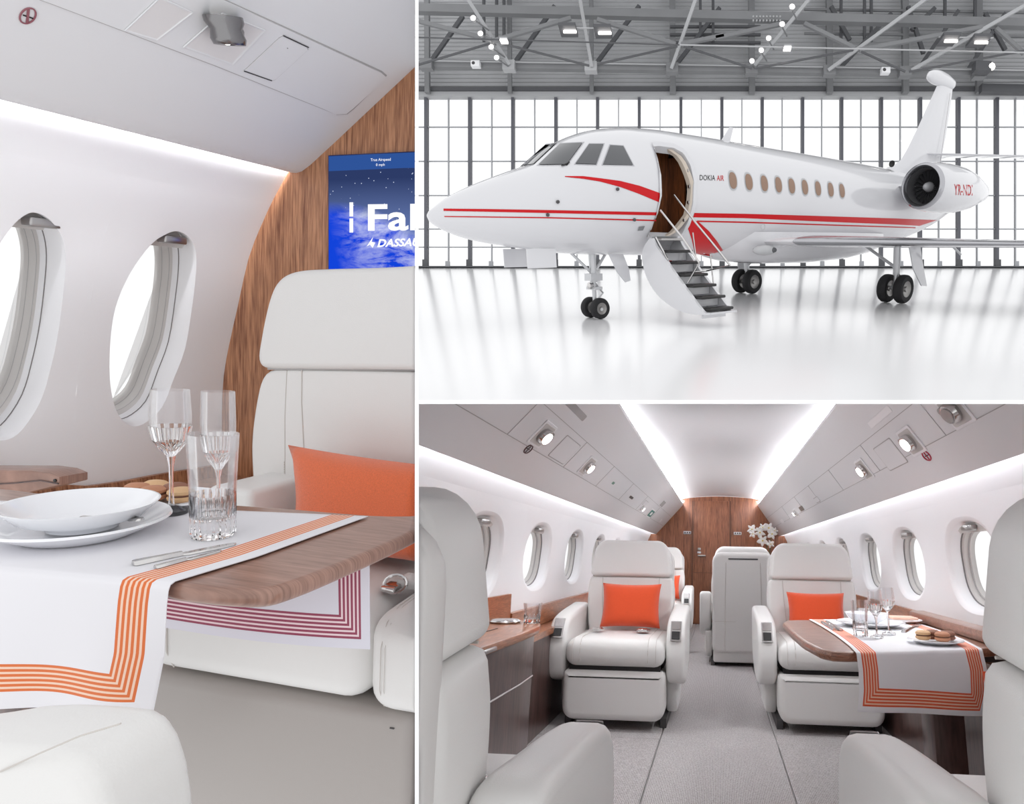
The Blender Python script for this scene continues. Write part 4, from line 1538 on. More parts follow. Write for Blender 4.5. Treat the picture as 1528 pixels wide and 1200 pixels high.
for (px, lb, body) in ((1025, 'white pictogram placard on the bulkhead beside the door handle', None), (1101, 'white pictogram placard on the bulkhead beside the orchid', None)):
    x = XB(px)
    p = thing('bulkhead_placard', CAB, (x, BY - 0.01, 0.36), lb, 'sign')
    part('plate', MB().rbox(x - 0.06, x + 0.06, BY - 0.012, BY, 0.345, 0.39, 0.004, 1), M_WHITE, p)
    if body:
        tx = fit_text(body)
        tx.map(lambda v: (x - 0.045 + 0.09 * v[0], BY - 0.0135, 0.354 + 0.027 * v[1]))
        part('lettering', tx, M_DGREY, p, 0)
    else:
        for dx in (-0.035, 0.0, 0.035):
            part('pictogram', MB().box(x + dx - 0.01, x + dx + 0.01, BY - 0.014, BY - 0.012, 0.355, 0.38), M_DGREY, p, 0)

# ------------------------------------------------------------------ armchairs
def make_seat():
    t = thing('armchair', CAB, (0, 0, 0), 'x', 'seat', 'white leather cabin armchairs')
    kw = dict(local=True)
    part('pedestal', MB().rbox(-0.26, 0.26, -0.24, 0.30, 0.05, 0.31, 0.04, 2), M_LEATHER_G, t, **kw)
    for sx in (-1, 1):
        sh_ = MB().slab([(-0.16, 0.06), (0.16, 0.06), (0.24, 0.14), (0.25, 0.30), (-0.22, 0.33), (-0.2, 0.14)], sx * 0.29, sx * 0.36, 0.02, 'x')
        part('side_shroud', sh_, M_LEATHER, t, **kw)
        part('floor_track', MB().box(sx * 0.285 - 0.018, sx * 0.285 + 0.018, -0.30, 0.3, 0.0, 0.052), M_DGREY, t, 0, **kw)
    base = part('leg_rest', MB().slab(rrect(-0.30, 0.30, 0.055, 0.325, (0.07, 0.07, 0.03, 0.03), 5), -0.43, -0.24, 0.035, 'y', 3), M_LEATHER_G, t, 50, **kw)
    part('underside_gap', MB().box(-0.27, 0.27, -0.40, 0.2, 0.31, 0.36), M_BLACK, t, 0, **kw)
    cu = MB().rbox(-0.295, 0.295, -0.445, 0.20, 0.345, 0.495, 0.062, 5)
    cu.map(lambda v: (v[0], v[1], v[2] + (0.018 * (1 - (v[0] / 0.3) ** 2) if v[2] > 0.42 else 0) - (0.02 * max(0, v[1] + 0.1))))
    cus = part('seat_cushion', cu, M_LEATHER, t, 60, **kw)
    for sx in (-1, 1):
        for dx in (0.0, 0.045):
            x = sx * (0.20 + dx)
            zc = 0.4965 + 0.018 * (1 - (x / 0.3) ** 2)
            part('seam', MB().tube([(x, 0.15, zc - 0.005), (x, -0.1, zc), (x, -0.38, zc), (x, -0.415, zc - 0.01), (x, -0.437, zc - 0.035), (x, -0.446, zc - 0.07), (x, -0.44, 0.375)], 0.0022 if dx == 0 else 0.0016, 4), M_SEAM, cus, **kw)
    tilt = lambda v: rotx(v, -0.11, 0.2, 0.45)
    bo = [(-0.20, 0.40), (0.0, 0.40), (0.20, 0.40), (0.262, 0.42), (0.285, 0.52), (0.298, 0.64), (0.300, 0.74), (0.294, 0.80), (0.288, 0.826), (0.262, 0.837), (0.18, 0.838), (0.06, 0.838), (-0.06, 0.838), (-0.18, 0.838), (-0.262, 0.837), (-0.288, 0.826), (-0.294, 0.80), (-0.300, 0.74), (-0.298, 0.64), (-0.285, 0.52), (-0.262, 0.42)]
    bk = part('backrest', MB().slab([tuple(p) for p in resample([tuple(p) for p in smooth_curve(bo, 96, True)] + [bo[0]], 97)[:-1]], 0.15, 0.33, 0.018, 'y', 3).map(tilt), M_LEATHER, t, 50, **kw)
    for sx in (-1, 1):
        part('seam', MB().tube([(sx * 0.20, 0.148, 0.828), (sx * 0.195, 0.147, 0.7), (sx * 0.178, 0.149, 0.5)], 0.0022, 4).map(tilt), M_SEAM, bk, **kw)
    ho = rrect(-0.285, 0.285, 0.838, 1.085, (0.03, 0.03, 0.085, 0.085), 6)
    ho = [(x * (1 - 0.10 * max(0, (z - 0.86) / 0.22)), z) for x, z in ho]
    hd = part('headrest', MB().slab(ho, 0.125, 0.31, 0.02, 'y', 3).map(tilt), M_LEATHER, t, 50, **kw)
    part('seam', MB().tube([(-0.27, 0.150, 0.8365), (0, 0.148, 0.8365), (0.27, 0.150, 0.8365)], 0.003, 5).map(tilt), M_SEAM, hd, **kw)
    # back shell, seen when the chair faces away
    sb = MB().slab([tuple(p) for p in resample(rrect(-0.29, 0.29, 0.12, 1.05, (0.05, 0.05, 0.09, 0.09), 6) + [(-0.29, 0.17)], 90)[:-1]], 0.30, 0.385, 0.03, 'y', 3)
    sb.map(lambda v: rotx(v, -0.11 * min(1, max(0, (v[2] - 0.3) / 0.3)), 0.2, 0.45))
    shl = part('back_shell', sb, M_LEATHER_G, t, 50, **kw)
    part('grab_slot', MB().rbox(-0.14, 0.14, 0.375, 0.39, 0.985, 1.0, 0.006, 2).map(tilt), M_DGREY, shl, **kw)
    part('seam', MB().bar((-0.27, 0.388, 0.40), (0.27, 0.388, 0.40), 0.004), M_SEAM, shl, 0, **kw)
    for sx in (-1, 1):
        part('seam', MB().tube([(sx * 0.17, 0.388, 0.14), (sx * 0.17, 0.388, 0.44)], 0.003, 4), M_SEAM, shl, **kw)
        part('seam', MB().tube([(sx * 0.17, 0.387, 0.46), (sx * 0.165, 0.389, 0.8), (sx * 0.16, 0.389, 0.96)], 0.003, 4).map(tilt), M_SEAM, shl, **kw)
    part('base_skirt', MB().rbox(-0.28, 0.28, 0.22, 0.36, 0.035, 0.15, 0.02, 2), M_LEATHER_G, t, **kw)
    for sx in (-1, 1):
        ao = smooth_curve([(-0.35, 0.27), (-0.395, 0.36), (-0.395, 0.46), (-0.365, 0.55), (-0.29, 0.605), (-0.14, 0.63), (0.10, 0.65), (0.245, 0.655), (0.285, 0.60), (0.27, 0.42), (0.20, 0.31), (0.0, 0.24), (-0.18, 0.225)], 56, True)
        ar = part('armrest', MB().slab([tuple(p) for p in ao], sx * 0.30, sx * 0.412, 0.026, 'x', 3), M_LEATHER, t, 50, **kw)
        for nm, u0, u1, hw, m, o_ in (('control_panel', 0.02, 0.98, 0.032, M_STEEL, 0.004), ('display', 0.56, 0.94, 0.024, M_CHROME, 0.007), ('button', 0.10, 0.46, 0.024, M_BLACK, 0.009)):
            p0, p1 = np.array([-0.393, 0.488]), np.array([-0.318, 0.597])
            d_ = p1 - p0
            nn = np.array([-d_[1], d_[0]]) / np.linalg.norm(d_)
            q = MB().slab(rrect(-hw, hw, u0, u1, 0.012, 3), 0, 1, 0.003, 'z', 1)
            q.map(lambda v: (sx * 0.356 + v[0],) + tuple(p0 + d_ * v[1] + nn * (0.008 + o_ * v[2])))
            part(nm, q, m, ar, 40, **kw)
    for x, w in ((-0.16, 0.05), (0.13, 0.085)):
        belt = part('seat_belt', MB().rbox(x - w / 2, x + w / 2, -0.14, -0.06, 0.512, 0.524, 0.006, 2), M_STEEL if x > 0 else M_DGREY, t, **kw)
        part('buckle', MB().rbox(x - 0.03, x + 0.03, -0.16, -0.11, 0.513, 0.532, 0.008, 2), M_CHROME, belt, **kw)
    return t


seat0 = make_seat()
seats = [((-0.60, 4.15, FZ), 0.0, 'white leather armchair beside the walnut cabinet, orange cushion on it'),
         ((0.655, 4.22, FZ), 0.0, 'white leather armchair behind the laid dining table, orange cushion on it'),
         ((0.245, 6.32, FZ), math.pi, 'pale leather armchair turned away, its plain back to the aisle'),
         ((-0.68, 7.05, FZ), 0.0, 'white leather armchair half hidden behind another, next to the walnut door'),
         ((-0.655, 1.20, FZ), math.pi, 'white leather armchair facing the cabinet-side armchair, seen over its arm'),
         ((0.69, 1.20, FZ), math.pi, 'white leather armchair with its back turned, its arm before the striped cloth hem')]
place(seat0, CAB, seats[0][0], seats[0][1])
ORI[seat0] = np.array(seats[0][0])
seat0['label'] = seats[0][2]
for o_, rz_, lb in seats[1:]:
    copy_tree(seat0, CAB, o_, rz_, lb, 'white leather cabin armchairs')

for (o_, rz_, tl, lb, sx, sz) in (((-0.575, 4.27, FZ + 0.50), 0, -0.2, 'orange cushion on the armchair beside the walnut cabinet', 0.40, 0.285),
                                  ((0.655, 4.33, FZ + 0.50), 0, -0.2, 'orange cushion on the armchair behind the dining table', 0.38, 0.25),
                                  ((-0.60, 7.17, FZ + 0.50), 0, -0.2, 'orange cushion on the half-hidden armchair by the walnut door', 0.36, 0.26),
                                  ((0.655, 1.10, FZ + 0.50), math.pi, -0.2, 'orange cushion half hidden behind the armchair turned to the cloth hem', 0.40, 0.285)):
    p = MB().pillow(sx, 0.13, sz, (0, 0, sz / 2))
    p.map(lambda v: rotx(v, tl, 0, 0))
    c_ = solo('cushion', p, M_ORANGE, CAB, lb, 'cushion', 'orange scatter cushions', 60, origin=(0, 0, 0))
    place(c_, CAB, (o_[0], o_[1] - (0.105 if rz_ == 0 else -0.105), o_[2] + 0.018), rz_)

# ------------------------------------------------------------------ walnut side cabinet and ledges
t = thing('side_cabinet', CAB, (-0.92, 2.2, FZ), 'dark walnut side cabinet with light walnut top below the windows', 'cabinet')
top = [(-1.11, 1.62), (-0.78, 1.62), (-0.77, 2.0), (-0.755, 2.5), (-0.76, 2.68), (-0.79, 2.80), (-0.85, 2.87), (-0.95, 2.90), (-1.11, 2.90)]
part('top', MB().slab(top, -0.335, -0.30, 0.012, 'z', 2), M_WOOD_L, t, 40)
bodyo = [(-1.08, 1.64), (-0.80, 1.64), (-0.79, 2.0), (-0.775, 2.5), (-0.78, 2.67), (-0.81, 2.78), (-0.87, 2.84), (-0.97, 2.86), (-1.08, 2.86)]
part('body', MB().slab(bodyo, FZ, -0.335, 0.004, 'z', 1), M_WOOD_D, t, 40)
part('front_seam', MB().tube([(-0.795, 1.66, -0.50), (-0.787, 2.0, -0.50), (-0.773, 2.5, -0.50), (-0.778, 2.68, -0.50)], 0.0035, 4), M_STEEL, t)
part('top_groove', MB().bar((-0.93, 1.65, -0.2995), (-0.90, 2.55, -0.2995), 0.008, 0.002), M_BLACK, t, 0)
part('catch', MB().rbox(-0.785, -0.755, 2.05, 2.16, -0.325, -0.312, 0.004, 2), M_STEEL, t)
lg = struct('trim_1', MB().box(-1.14, -1.0, 0.3, 3.0, -0.36, -0.304), M_WOOD_L, CAB, 0, 'walnut dado below the windows, cabinet side')
part('dado', MB().sheet([[(-wallx(z) + 0.004, y, z) for y in np.linspace(0.3, 3.3, 8)] for z in (-0.34, -0.27, -0.21)], 0.02, (1, 0, 0)), M_WOOD_L, lg)
part('dado', MB().sheet([[(-wallx(z) + 0.004, y, z) for y in np.linspace(3.3, BY - 0.05, 8)] for z in (-0.42, -0.36, -0.31)], 0.03, (1, 0, 0)), M_WOOD_L, lg)
part('ledge', MB().box(-1.13, -0.98, 2.92, BY - 0.02, -0.46, -0.425), M_WOOD_L, lg, 0)
part('wall_skirt', MB().box(-1.10, -0.995, 2.95, BY - 0.02, FZ, -0.46), M_WOOD_D, lg, 0)
rg = struct('trim_2', MB().box(0.985, 1.14, 0.3, BY - 0.02, -0.40, -0.36), M_WOOD_L, CAB, 0, 'walnut dado below the windows, table side')
part('dado', MB().sheet([[(wallx(z) - 0.004, y, z) for y in np.linspace(0.3, BY - 0.05, 8)] for z in (-0.37, -0.32, -0.27)], 0.02, (-1, 0, 0)), M_WOOD_L, rg)
part('wall_skirt', MB().box(1.0, 1.10, 0.3, BY - 0.02, FZ, -0.40), M_WOOD_D, rg, 0)
part('credenza_top', MB().box(0.45, 0.99, 8.5, BY - 0.02, -0.16, -0.12), M_WOOD_L, rg, 0)
part('credenza_body', MB().box(0.47, 0.99, 8.52, BY - 0.02, FZ, -0.16), M_WOOD_D, rg, 0)

# cup ring and tumbler on the side cabinet
solo('cup_holder', MB().lathe([(0.03, 0.0), (0.066, 0.0), (0.07, 0.006), (0.06, 0.012), (0.045, 0.008), (0.03, 0.004)], 28, (-0.945, 2.77, -0.299)), M_CHROME, CAB, 'chrome cup holder ring set in the side cabinet top', 'cup holder')


def tumbler(room, c, r, h, lb, nm='tumbler', n=24):
    t = thing(nm, room, c, lb, 'glass')
    x, y, z = c
    part('wall', MB().lathe([(r * 0.84, 0.22 * h), (r * 0.9, h * 0.5), (r, h), (r * 0.95, h), (r * 0.86, h * 0.5), (r * 0.8, h * 0.23)], n, c), M_GLASS, t, 60)
    fl_ = [0.05] * 5
    part('cut_base', MB().lathe([(0.0, 0.0), (r * 0.8, 0.0), (r * 0.84, 0.02 * h), (r * 0.85, 0.3 * h), (r * 0.88, 0.42 * h), (r * 0.8, 0.2 * h), (0, 0.17 * h)], n, c, flute=[0, 0.03, 0.04, 0.045, 0.0, 0.0, 0]), M_CRYSTAL, t, 20)
    return t


def stemglass(room, c, r, h, lb, nm='wine_glass', bowl=0.52, taper=0.86, foot=0.85):
    t = thing(nm, room, c, lb, 'glass')
    hb = h * (1 - bowl)
    part('foot', MB().lathe([(0.0, 0.0), (r * foot, 0.0), (r * foot, 0.006 * h / 0.2), (r * 0.3, 0.014 * h / 0.2), (0.0, 0.016 * h / 0.2)], 28, c), M_CRYSTAL, t, 50)
    part('stem', MB().lathe([(r * 0.16, 0.012 * h / 0.2), (r * 0.1, hb * 0.4), (r * 0.12, hb * 0.8), (r * 0.24, hb)], 12, c), M_CRYSTAL, t, 50)
    cb = hb + (h - hb) * 0.45
    part('cut_bowl', MB().lathe([(r * 0.2, hb * 0.97), (r * 0.55, hb + (cb - hb) * 0.22), (r * 0.85, hb + (cb - hb) * 0.55), (r * 1.0, cb), (r * 0.94, cb), (r * 0.75, hb + (cb - hb) * 0.5), (0, hb + (cb - hb) * 0.15)], 28, c, flute=[0, 0.03, 0.05, 0.03, 0, 0, 0]), M_CRYSTAL, t, 20)
    part('bowl_wall', MB().lathe([(r * 0.99, cb), (r * 1.0, cb + (h - cb) * 0.3), (r * taper, h), (r * (taper - 0.04), h), (r * 0.95, cb + (h - cb) * 0.3), (r * 0.94, cb)], 32, c), M_GLASS, t, 60)
    return t


tumbler(CAB, (-0.825, 2.78, -0.299), 0.042, 0.085, 'small glass tumbler on the walnut side cabinet')

# ------------------------------------------------------------------ dining table with cloth
TZ = -0.285
t = thing('dining_table', CAB, (0.75, 2.5, FZ), 'walnut fold-out dining table with rounded corner under a striped cloth', 'table')
to = [(1.04, 3.14), (0.40, 3.09), (0.325, 3.05), (0.30, 2.95), (0.298, 2.6), (0.305, 2.32), (0.335, 2.10), (0.38, 2.06), (0.46, 2.085), (1.04, 2.32)]
part('top', MB().slab([tuple(p) for p in resample(to + [to[0]], 60)[:-1]], TZ - 0.032, TZ, 0.012, 'z', 2), M_WOOD_T, t, 40)
part('leg', MB().rbox(0.78, 0.90, 2.45, 2.6, FZ, TZ - 0.032, 0.02, 2), M_WOOD_D, t)
part('slide', MB().box(0.6, 1.03, 2.36, 2.85, TZ - 0.06, TZ - 0.033), M_DGREY, t, 0)
solo('stowage_box', MB().slab(rrect(0.955, 1.035, 1.9, 3.25, 0.02, 3), TZ + 0.0, TZ + 0.045, 0.012, 'z', 2), M_WOOD_T, CAB, 'long walnut stowage box along the wall beside the dining table', 'box')


def cloth(name, room, left_px, right_px, nfold, ztop, m, lb, cat, group=None, nu=40, nv=30, fold_r=0.012, mirror=False, hang_n=(0, -1, 0)):
    """cloth lying on a table top (height ztop) up to the fold, then hanging over the edge; outlines run back -> fold -> hem"""
    Lp, Rp = left_px, right_px
    rows = []
    tl = [room.on(*p, 2, ztop) for p in Lp[:nfold]]
    tr = [room.on(*p, 2, ztop) for p in Rp[:nfold]]
    yf = min(tl[-1][1], tr[-1][1])
    hl, hr = [], []
    for p, q in zip(Lp[nfold:], Rp[nfold:]):
        yl = tl[-1][1] - fold_r
        yr = tr[-1][1] - fold_r
        hl.append(room.on(*p, 1, yl)); hr.append(room.on(*q, 1, yr))
    pl, pr = tl + hl, tr + hr
    m1 = max(3, int(nv * 0.5))
    A = resample(tl, m1) + [tl[-1] + np.array([0, -fold_r * 0.7, -fold_r * 0.25])] + resample([tl[-1] + np.array([0, -fold_r, -fold_r])] + hl, nv - m1)
    B = resample(tr, m1) + [tr[-1] + np.array([0, -fold_r * 0.7, -fold_r * 0.25])] + resample([tr[-1] + np.array([0, -fold_r, -fold_r])] + hr, nv - m1)
    for i, (a, b) in enumerate(zip(A, B)):
        row = []
        for j in range(nu + 1):
            u = j / nu
            p = a * (1 - u) + b * u
            if i > m1:
                k = (i - m1) / (len(A) - 1 - m1)
                p = p + np.array([0, -0.006 * k * math.sin(u * 9 + 0.6), 0])
            row.append(p)
        rows.append(row)
    R_ = np.array(rows)
    nr, nc = R_.shape[:2]
    du = np.linalg.norm(np.diff(R_, axis=1), axis=2)
    dv = np.linalg.norm(np.diff(R_, axis=0), axis=2)
    cl = np.concatenate([np.zeros((nr, 1)), np.cumsum(du, axis=1)], axis=1)
    cr = cl[:, -1:] - cl
    cv = np.concatenate([np.zeros((1, nc)), np.cumsum(dv, axis=0)], axis=0)
    bot = cv[-1:] - cv
    side = np.minimum(cl, cr) if not mirror else cr
    mb = MB().sheet([[tuple(p) for p in r] for r in rows], 0.0012, (0, -0.5, 0.8))
    uv = [(side[i, j], bot[i, j]) for i in range(nr) for j in range(nc)] * 2
    return solo(name, mb, m, room, lb, cat, group, 60, uv=uv)


M_CLOTH_C = cloth_mat('striped_cloth_cabin', (240, 240, 243), (244, 206, 182), (226, 92, 52), 0.016, 0.07, 6)
cloth('tablecloth', CAB, [(1207, 924.5), (1226, 935), (1248, 949), (1266, 963), (1277, 974), (1281, 1000), (1282, 1030), (1279, 1062)],
      [(1352, 925), (1385, 935), (1415, 945), (1443, 957), (1464, 968), (1473, 1000), (1474, 1035), (1466, 1069)], 5, TZ + 0.003, M_CLOTH_C,
      'white cloth with orange striped hems over the dining table', 'tablecloth')


def dish(room, c, r, h, lb, nm, cat, deep=False):
    if deep:
        prof = [(0, 0.004), (r * 0.45, 0.0), (r * 0.5, 0.006), (r * 0.8, h * 0.45), (r, h), (r * 0.975, h), (r * 0.77, h * 0.5), (r * 0.45, h * 0.14), (0, h * 0.1)]
    else:
        prof = [(0, 0.003), (r * 0.6, 0.0), (r * 0.66, 0.003), (r, h), (r * 0.985, h + 0.003), (r * 0.68, h * 0.4), (r * 0.6, h * 0.25), (0, h * 0.25)]
    return solo(nm, MB().lathe(prof, 56, c), M_CHINA, room, lb, cat, None, 40)


CZ = TZ + 0.0055
dish(CAB, (0.665, 2.82, CZ), 0.145, 0.018, 'white dinner plate under the soup bowl on the long cabin table', 'dinner_plate', 'plate')
dish(CAB, (0.655, 2.83, CZ + 0.010), 0.095, 0.045, 'white soup bowl on the plate by the tumbler, long cabin table', 'soup_bowl', 'bowl', True)
tumbler(CAB, (0.542, 2.46, CZ), 0.032, 0.13, 'cut glass tumbler on the long cabin table')
stemglass(CAB, (0.592, 2.42, CZ), 0.027, 0.17, 'narrow stem glass right beside the tumbler, long cabin table', 'champagne_flute', 0.55, 0.9, 0.9)
stemglass(CAB, (0.668, 2.54, CZ), 0.029, 0.175, 'wine glass nearest the window wall, long cabin table', 'wine_glass', 0.5, 0.86, 0.9)


def macaron(room, c, r, m1, lb, grp, rz=0.0, tilt=0.0):
    t = thing('macaron', room, c, lb, 'macaron', grp)
    mp = lambda v: tuple(np.array(c) + np.array(rotz(rotx(v, tilt), rz)))
    sh_ = [(0, 0), (r * 0.9, 0.0), (r, r * 0.1), (r * 0.97, r * 0.3), (r * 0.7, r * 0.5), (0, r * 0.58)]
    up = MB().lathe(sh_, 24, (0, 0, r * 0.75)).map(mp)
    lo = MB().lathe([(a, r * 0.58 - b) for a, b in sh_[::-1]], 24).map(mp)
    part('shell', up, m1, t, 40)
    part('shell', lo, m1, t, 40)
    part('filling', MB().lathe([(0, r * 0.55), (r * 0.86, r * 0.55), (r * 0.92, r * 0.67), (r * 0.86, r * 0.78), (0, r * 0.78)], 24).map(mp), MATS['macaron_cream'], t)
    return t


mat('macaron_cream', (120, 84, 66), 0.7)
M_MAC1 = mat('macaron_brown', (196, 140, 108), 0.7, bump=0.4, bscale=300)
M_MAC2 = mat('macaron_beige', (226, 186, 142), 0.7, bump=0.4, bscale=300)
M_MAC3 = mat('macaron_cocoa', (150, 104, 84), 0.7, bump=0.4, bscale=300)
pc = (0.762, 2.30, CZ)
dish(CAB, pc, 0.093, 0.012, 'small white plate of macarons near the cloth hem, long cabin table', 'dessert_plate', 'plate')
for k, (dx, dy, m, lb) in enumerate(((-0.04, 0.015, M_MAC2, 'beige macaron on the long cabin plate'), (0.005, 0.04, M_MAC3, 'cocoa macaron at the back of the long cabin plate'),
                                     (0.02, -0.02, M_MAC1, 'brown macaron in front on the long cabin plate'), (0.055, 0.02, M_MAC3, 'cocoa macaron at the rim of the long cabin plate'))):
    macaron(CAB, (pc[0] + dx * 0.9, pc[1] + dy, CZ + 0.008), 0.026, m, lb, 'macarons on the long cabin table', k)


def knife(room, a, b, z, lb, grp, nm='table_knife'):
    t = thing(nm, room, (a[0], a[1], z), lb, 'cutlery', grp)
    a, b = np.array([a[0], a[1], z]), np.array([b[0], b[1], z])
    d = b - a
    ln = np.linalg.norm(d); d = d / ln
    s_ = np.array([-d[1], d[0], 0])
    def ribbon(ts, ws, th):
        rings = []
        for q, w in zip(ts, ws):
            p = a + d * ln * q
            rings.append([tuple(p + s_ * w / 2), tuple(p - s_ * w / 2), tuple(p - s_ * w / 2 * 0.7 + np.array([0, 0, th])), tuple(p + s_ * w / 2 * 0.7 + np.array([0, 0, th]))])
        return MB().loft(rings)
    k = min(ln / 0.23, 1.15) * (1.5 if room is LFT else 1.0)
    part('handle', ribbon((0, 0.02, 0.25, 0.45), (0.010 * k, 0.017 * k, 0.013 * k, 0.010 * k), 0.007 * k), M_CHROME, t, 50)
    if nm == 'table_knife':
        part('blade', ribbon((0.45, 0.5, 0.85, 0.97, 1.0), (0.009 * k, 0.017 * k, 0.018 * k, 0.012 * k, 0.003 * k), 0.003 * k), M_CHROME, t, 30)
    elif nm == 'fork':
        part('neck', ribbon((0.45, 0.68, 0.76, 0.8), (0.008 * k, 0.008 * k, 0.022 * k, 0.024 * k), 0.004 * k), M_CHROME, t, 30)
        for q in (-1, -0.33, 0.33, 1):
            o = s_ * q * 0.0095 * k
            part('tine', MB().bar(a + d * ln * 0.79 + o + np.array([0, 0, 0.002]), b + o + np.array([0, 0, 0.002]), 0.0034 * k, 0.003 * k), M_CHROME, t, 0)
    else:
        part('spoon_bowl', ribbon((0.45, 0.7, 0.76, 0.84, 0.92, 0.98, 1.0), (0.007 * k, 0.007 * k, 0.02 * k, 0.034 * k, 0.034 * k, 0.02 * k, 0.006 * k), 0.006 * k), M_CHROME, t, 50)
    return t


P2 = lambda px, py, r=CAB, z=CZ: r.on(px, py, 2, z)
knife(CAB, P2(1255, 941.5), P2(1233, 927), CZ, 'steel knife next to the plate rim on the long cabin table', 'knives on the long cabin table')
knife(CAB, P2(1245, 940.5), P2(1226, 928), CZ, 'steel knife next to the striped hem on the long cabin table', 'knives on the long cabin table')
knife(CAB, P2(1348, 944), P2(1370, 933), CZ, 'steel fork lying behind the stem glasses on the long cabin table', None, 'fork')
dish(CAB, (0.865, 3.03, TZ + 0.005), 0.085, 0.012, 'white side plate with peach rim beside the walnut lid', 'side_plate', 'plate')
nk = np.array([0.865, 3.03, 0])
solo('napkin', MB().rbox(nk[0] - 0.06, nk[0] + 0.055, nk[1] - 0.055, nk[1] + 0.055, TZ + 0.021, TZ + 0.032, 0.006, 2), mat('napkin_peach', (238, 196, 176), 0.9), CAB, 'folded peach napkin on the side plate', 'napkin')

# orchid
oc = CAB.on(1140, 800, 1, 8.9)
t = thing('orchid', CAB, (oc[0], 8.9, -0.12), 'white orchid in bloom standing by the bulkhead', 'plant')
part('pot', MB().lathe([(0, 0), (0.06, 0), (0.085, 0.13), (0.075, 0.13), (0.06, 0.02), (0, 0.02)], 24, (oc[0], 8.9, -0.12)), M_CHINA, t)
M_STEM = mat('orchid_stem', (84, 104, 58), 0.6)
M_PETAL = mat('orchid_petal', (248, 247, 244), 0.6)
stem = smooth_curve([(oc[0] + 0.02, 8.9, 0.0), (oc[0] + 0.04, 8.9, 0.2), (oc[0], 8.88, 0.34), (oc[0] - 0.12, 8.85, 0.38)], 14)
part('stem', MB().tube(stem, 0.006, 6), M_STEM, t)
part('stem', MB().tube(smooth_curve([(oc[0] + 0.03, 8.9, 0.0), (oc[0] + 0.1, 8.9, 0.2), (oc[0] + 0.08, 8.88, 0.4)], 12), 0.006, 6), M_STEM, t)
for px, py, r in ((1122, 790, 0.075), (1123, 797, 0.06), (1134, 795, 0.085), (1138, 787, 0.06), (1138, 807, 0.085), (1147, 788, 0.085), (1152, 797, 0.08), (1150, 812, 0.06), (1156, 792, 0.05)):
    c = CAB.on(px, py, 1, 8.84 + random.uniform(-0.05, 0.05))
    fl_ = MB()
    for k in range(5):
        a = 2 * math.pi * k / 5 + 0.3 * px
        w = 0.62 if k % 2 else 0.45
        rows = []
        for u in np.linspace(0, 1, 5):
            ww = w * r * math.sin(math.pi * min(0.08 + 0.9 * u, 1)) ** 0.7
            q = [(r * u * math.cos(a) - s_ * ww * math.sin(a) * 0.6, 0.02 * u * u - 0.012 * (1 - abs(s_)), r * u * math.sin(a) + s_ * ww * math.cos(a) * 0.6) for s_ in (-1, 0, 1)]
            rows.append([tuple(c + np.array(v)) for v in q])
        fl_.sheet(rows, 0.003, (0, 1, 0))
    b_ = part('blossom', fl_, M_PETAL, t, 60)
    part('lip', MB().lathe([(0, -0.02), (r * 0.14, -0.015), (r * 0.16, 0.0), (0, 0.01)], 8, tuple(c), 'y'), mat('orchid_lip', (226, 208, 120), 0.6), b_)
for sx in (-1, 1):
    lf = [[(oc[0] + sx * u * 0.16, 8.9 + w * 0.03 * math.sin(math.pi * min(u + 0.1, 1)), -0.0 + 0.08 * math.sin(u * 2.2)) for w in (-1, 0, 1)] for u in np.linspace(0, 1, 6)]
    part('leaf', MB().sheet(lf, 0.004, (0, 0, 1)), M_STEM, t)

# ================================================================== SMALL DINING CABIN (left)
YB = 1.41                                             # bulkhead
on = LFT.on
DL = LFT.M @ ray(1300, 475); DL /= np.linalg.norm(DL)  # direction in which the side wall runs
prof_px = [(466, 180), (448, 215), (430, 255), (408, 295), (389, 336), (370, 385), (355, 452), (342, 510), (333, 560), (330, 620), (331, 690), (340, 770), (356, 860), (380, 960), (420, 1100)]
PR = np.array([on(x, y, 1, YB) for x, y in prof_px])
PRf = np.array(smooth_curve([tuple(p) for p in PR], 113))          # q in 0..14 -> 8 samples each


def pq(q):
    t = np.clip(q * 8, 0, 112)
    return np.array([np.interp(t, np.arange(113), PRf[:, k]) for k in range(3)])


def pnorm(q):
    tg = pq(q + 0.1) - pq(q - 0.1)
    n = np.cross(tg, DL)
    n /= np.linalg.norm(n)
    return n if n[0] < 0 else -n                       # outwards, away from the room


def WP(s, q, off=0.0):
    """point of the side wall, s metres before the bulkhead, profile position q"""
    return pq(q) - DL * s + pnorm(q) * off


def wall_hit(px, py):
    d = LFT.M @ ray(px, py)
    best = None
    for i in range(112):
        a, b = PRf[i], PRf[i + 1]
        A = np.stack([d, -(b - a), DL], 1)
        try:
            t, w, s = np.linalg.solve(A, a)
        except Exception:
            continue
        if -1e-6 <= w <= 1 + 1e-6 and t > 0:
            if best is None or t < best[0]:
                best = (t, s, (i + w) / 8)
    return best[1], best[2]


w2_px = [(264, 345), (281, 353), (290.6, 370), (293, 395), (289, 440), (277, 517), (259, 566), (241.6, 608), (217, 631), (196, 636), (178.6, 622), (168, 594), (163.5, 552), (166, 496), (175, 450.6), (196, 405), (224, 366.5), (245, 351)]
w1_px = [(50, 317), (66, 322), (80, 334), (93, 356), (98, 384), (96, 422.5), (87.5, 492.6), (75, 552), (59.5, 601), (31.5, 643), (7, 657), (-18, 650), (-38, 610), (-47, 550), (-42, 480), (-28, 425), (-5, 372), (18, 338), (36, 322)]


def loop_sq(pxs, n=64):
    pts = smooth_curve(pxs, n, True)
    return [wall_hit(*p) for p in pts]


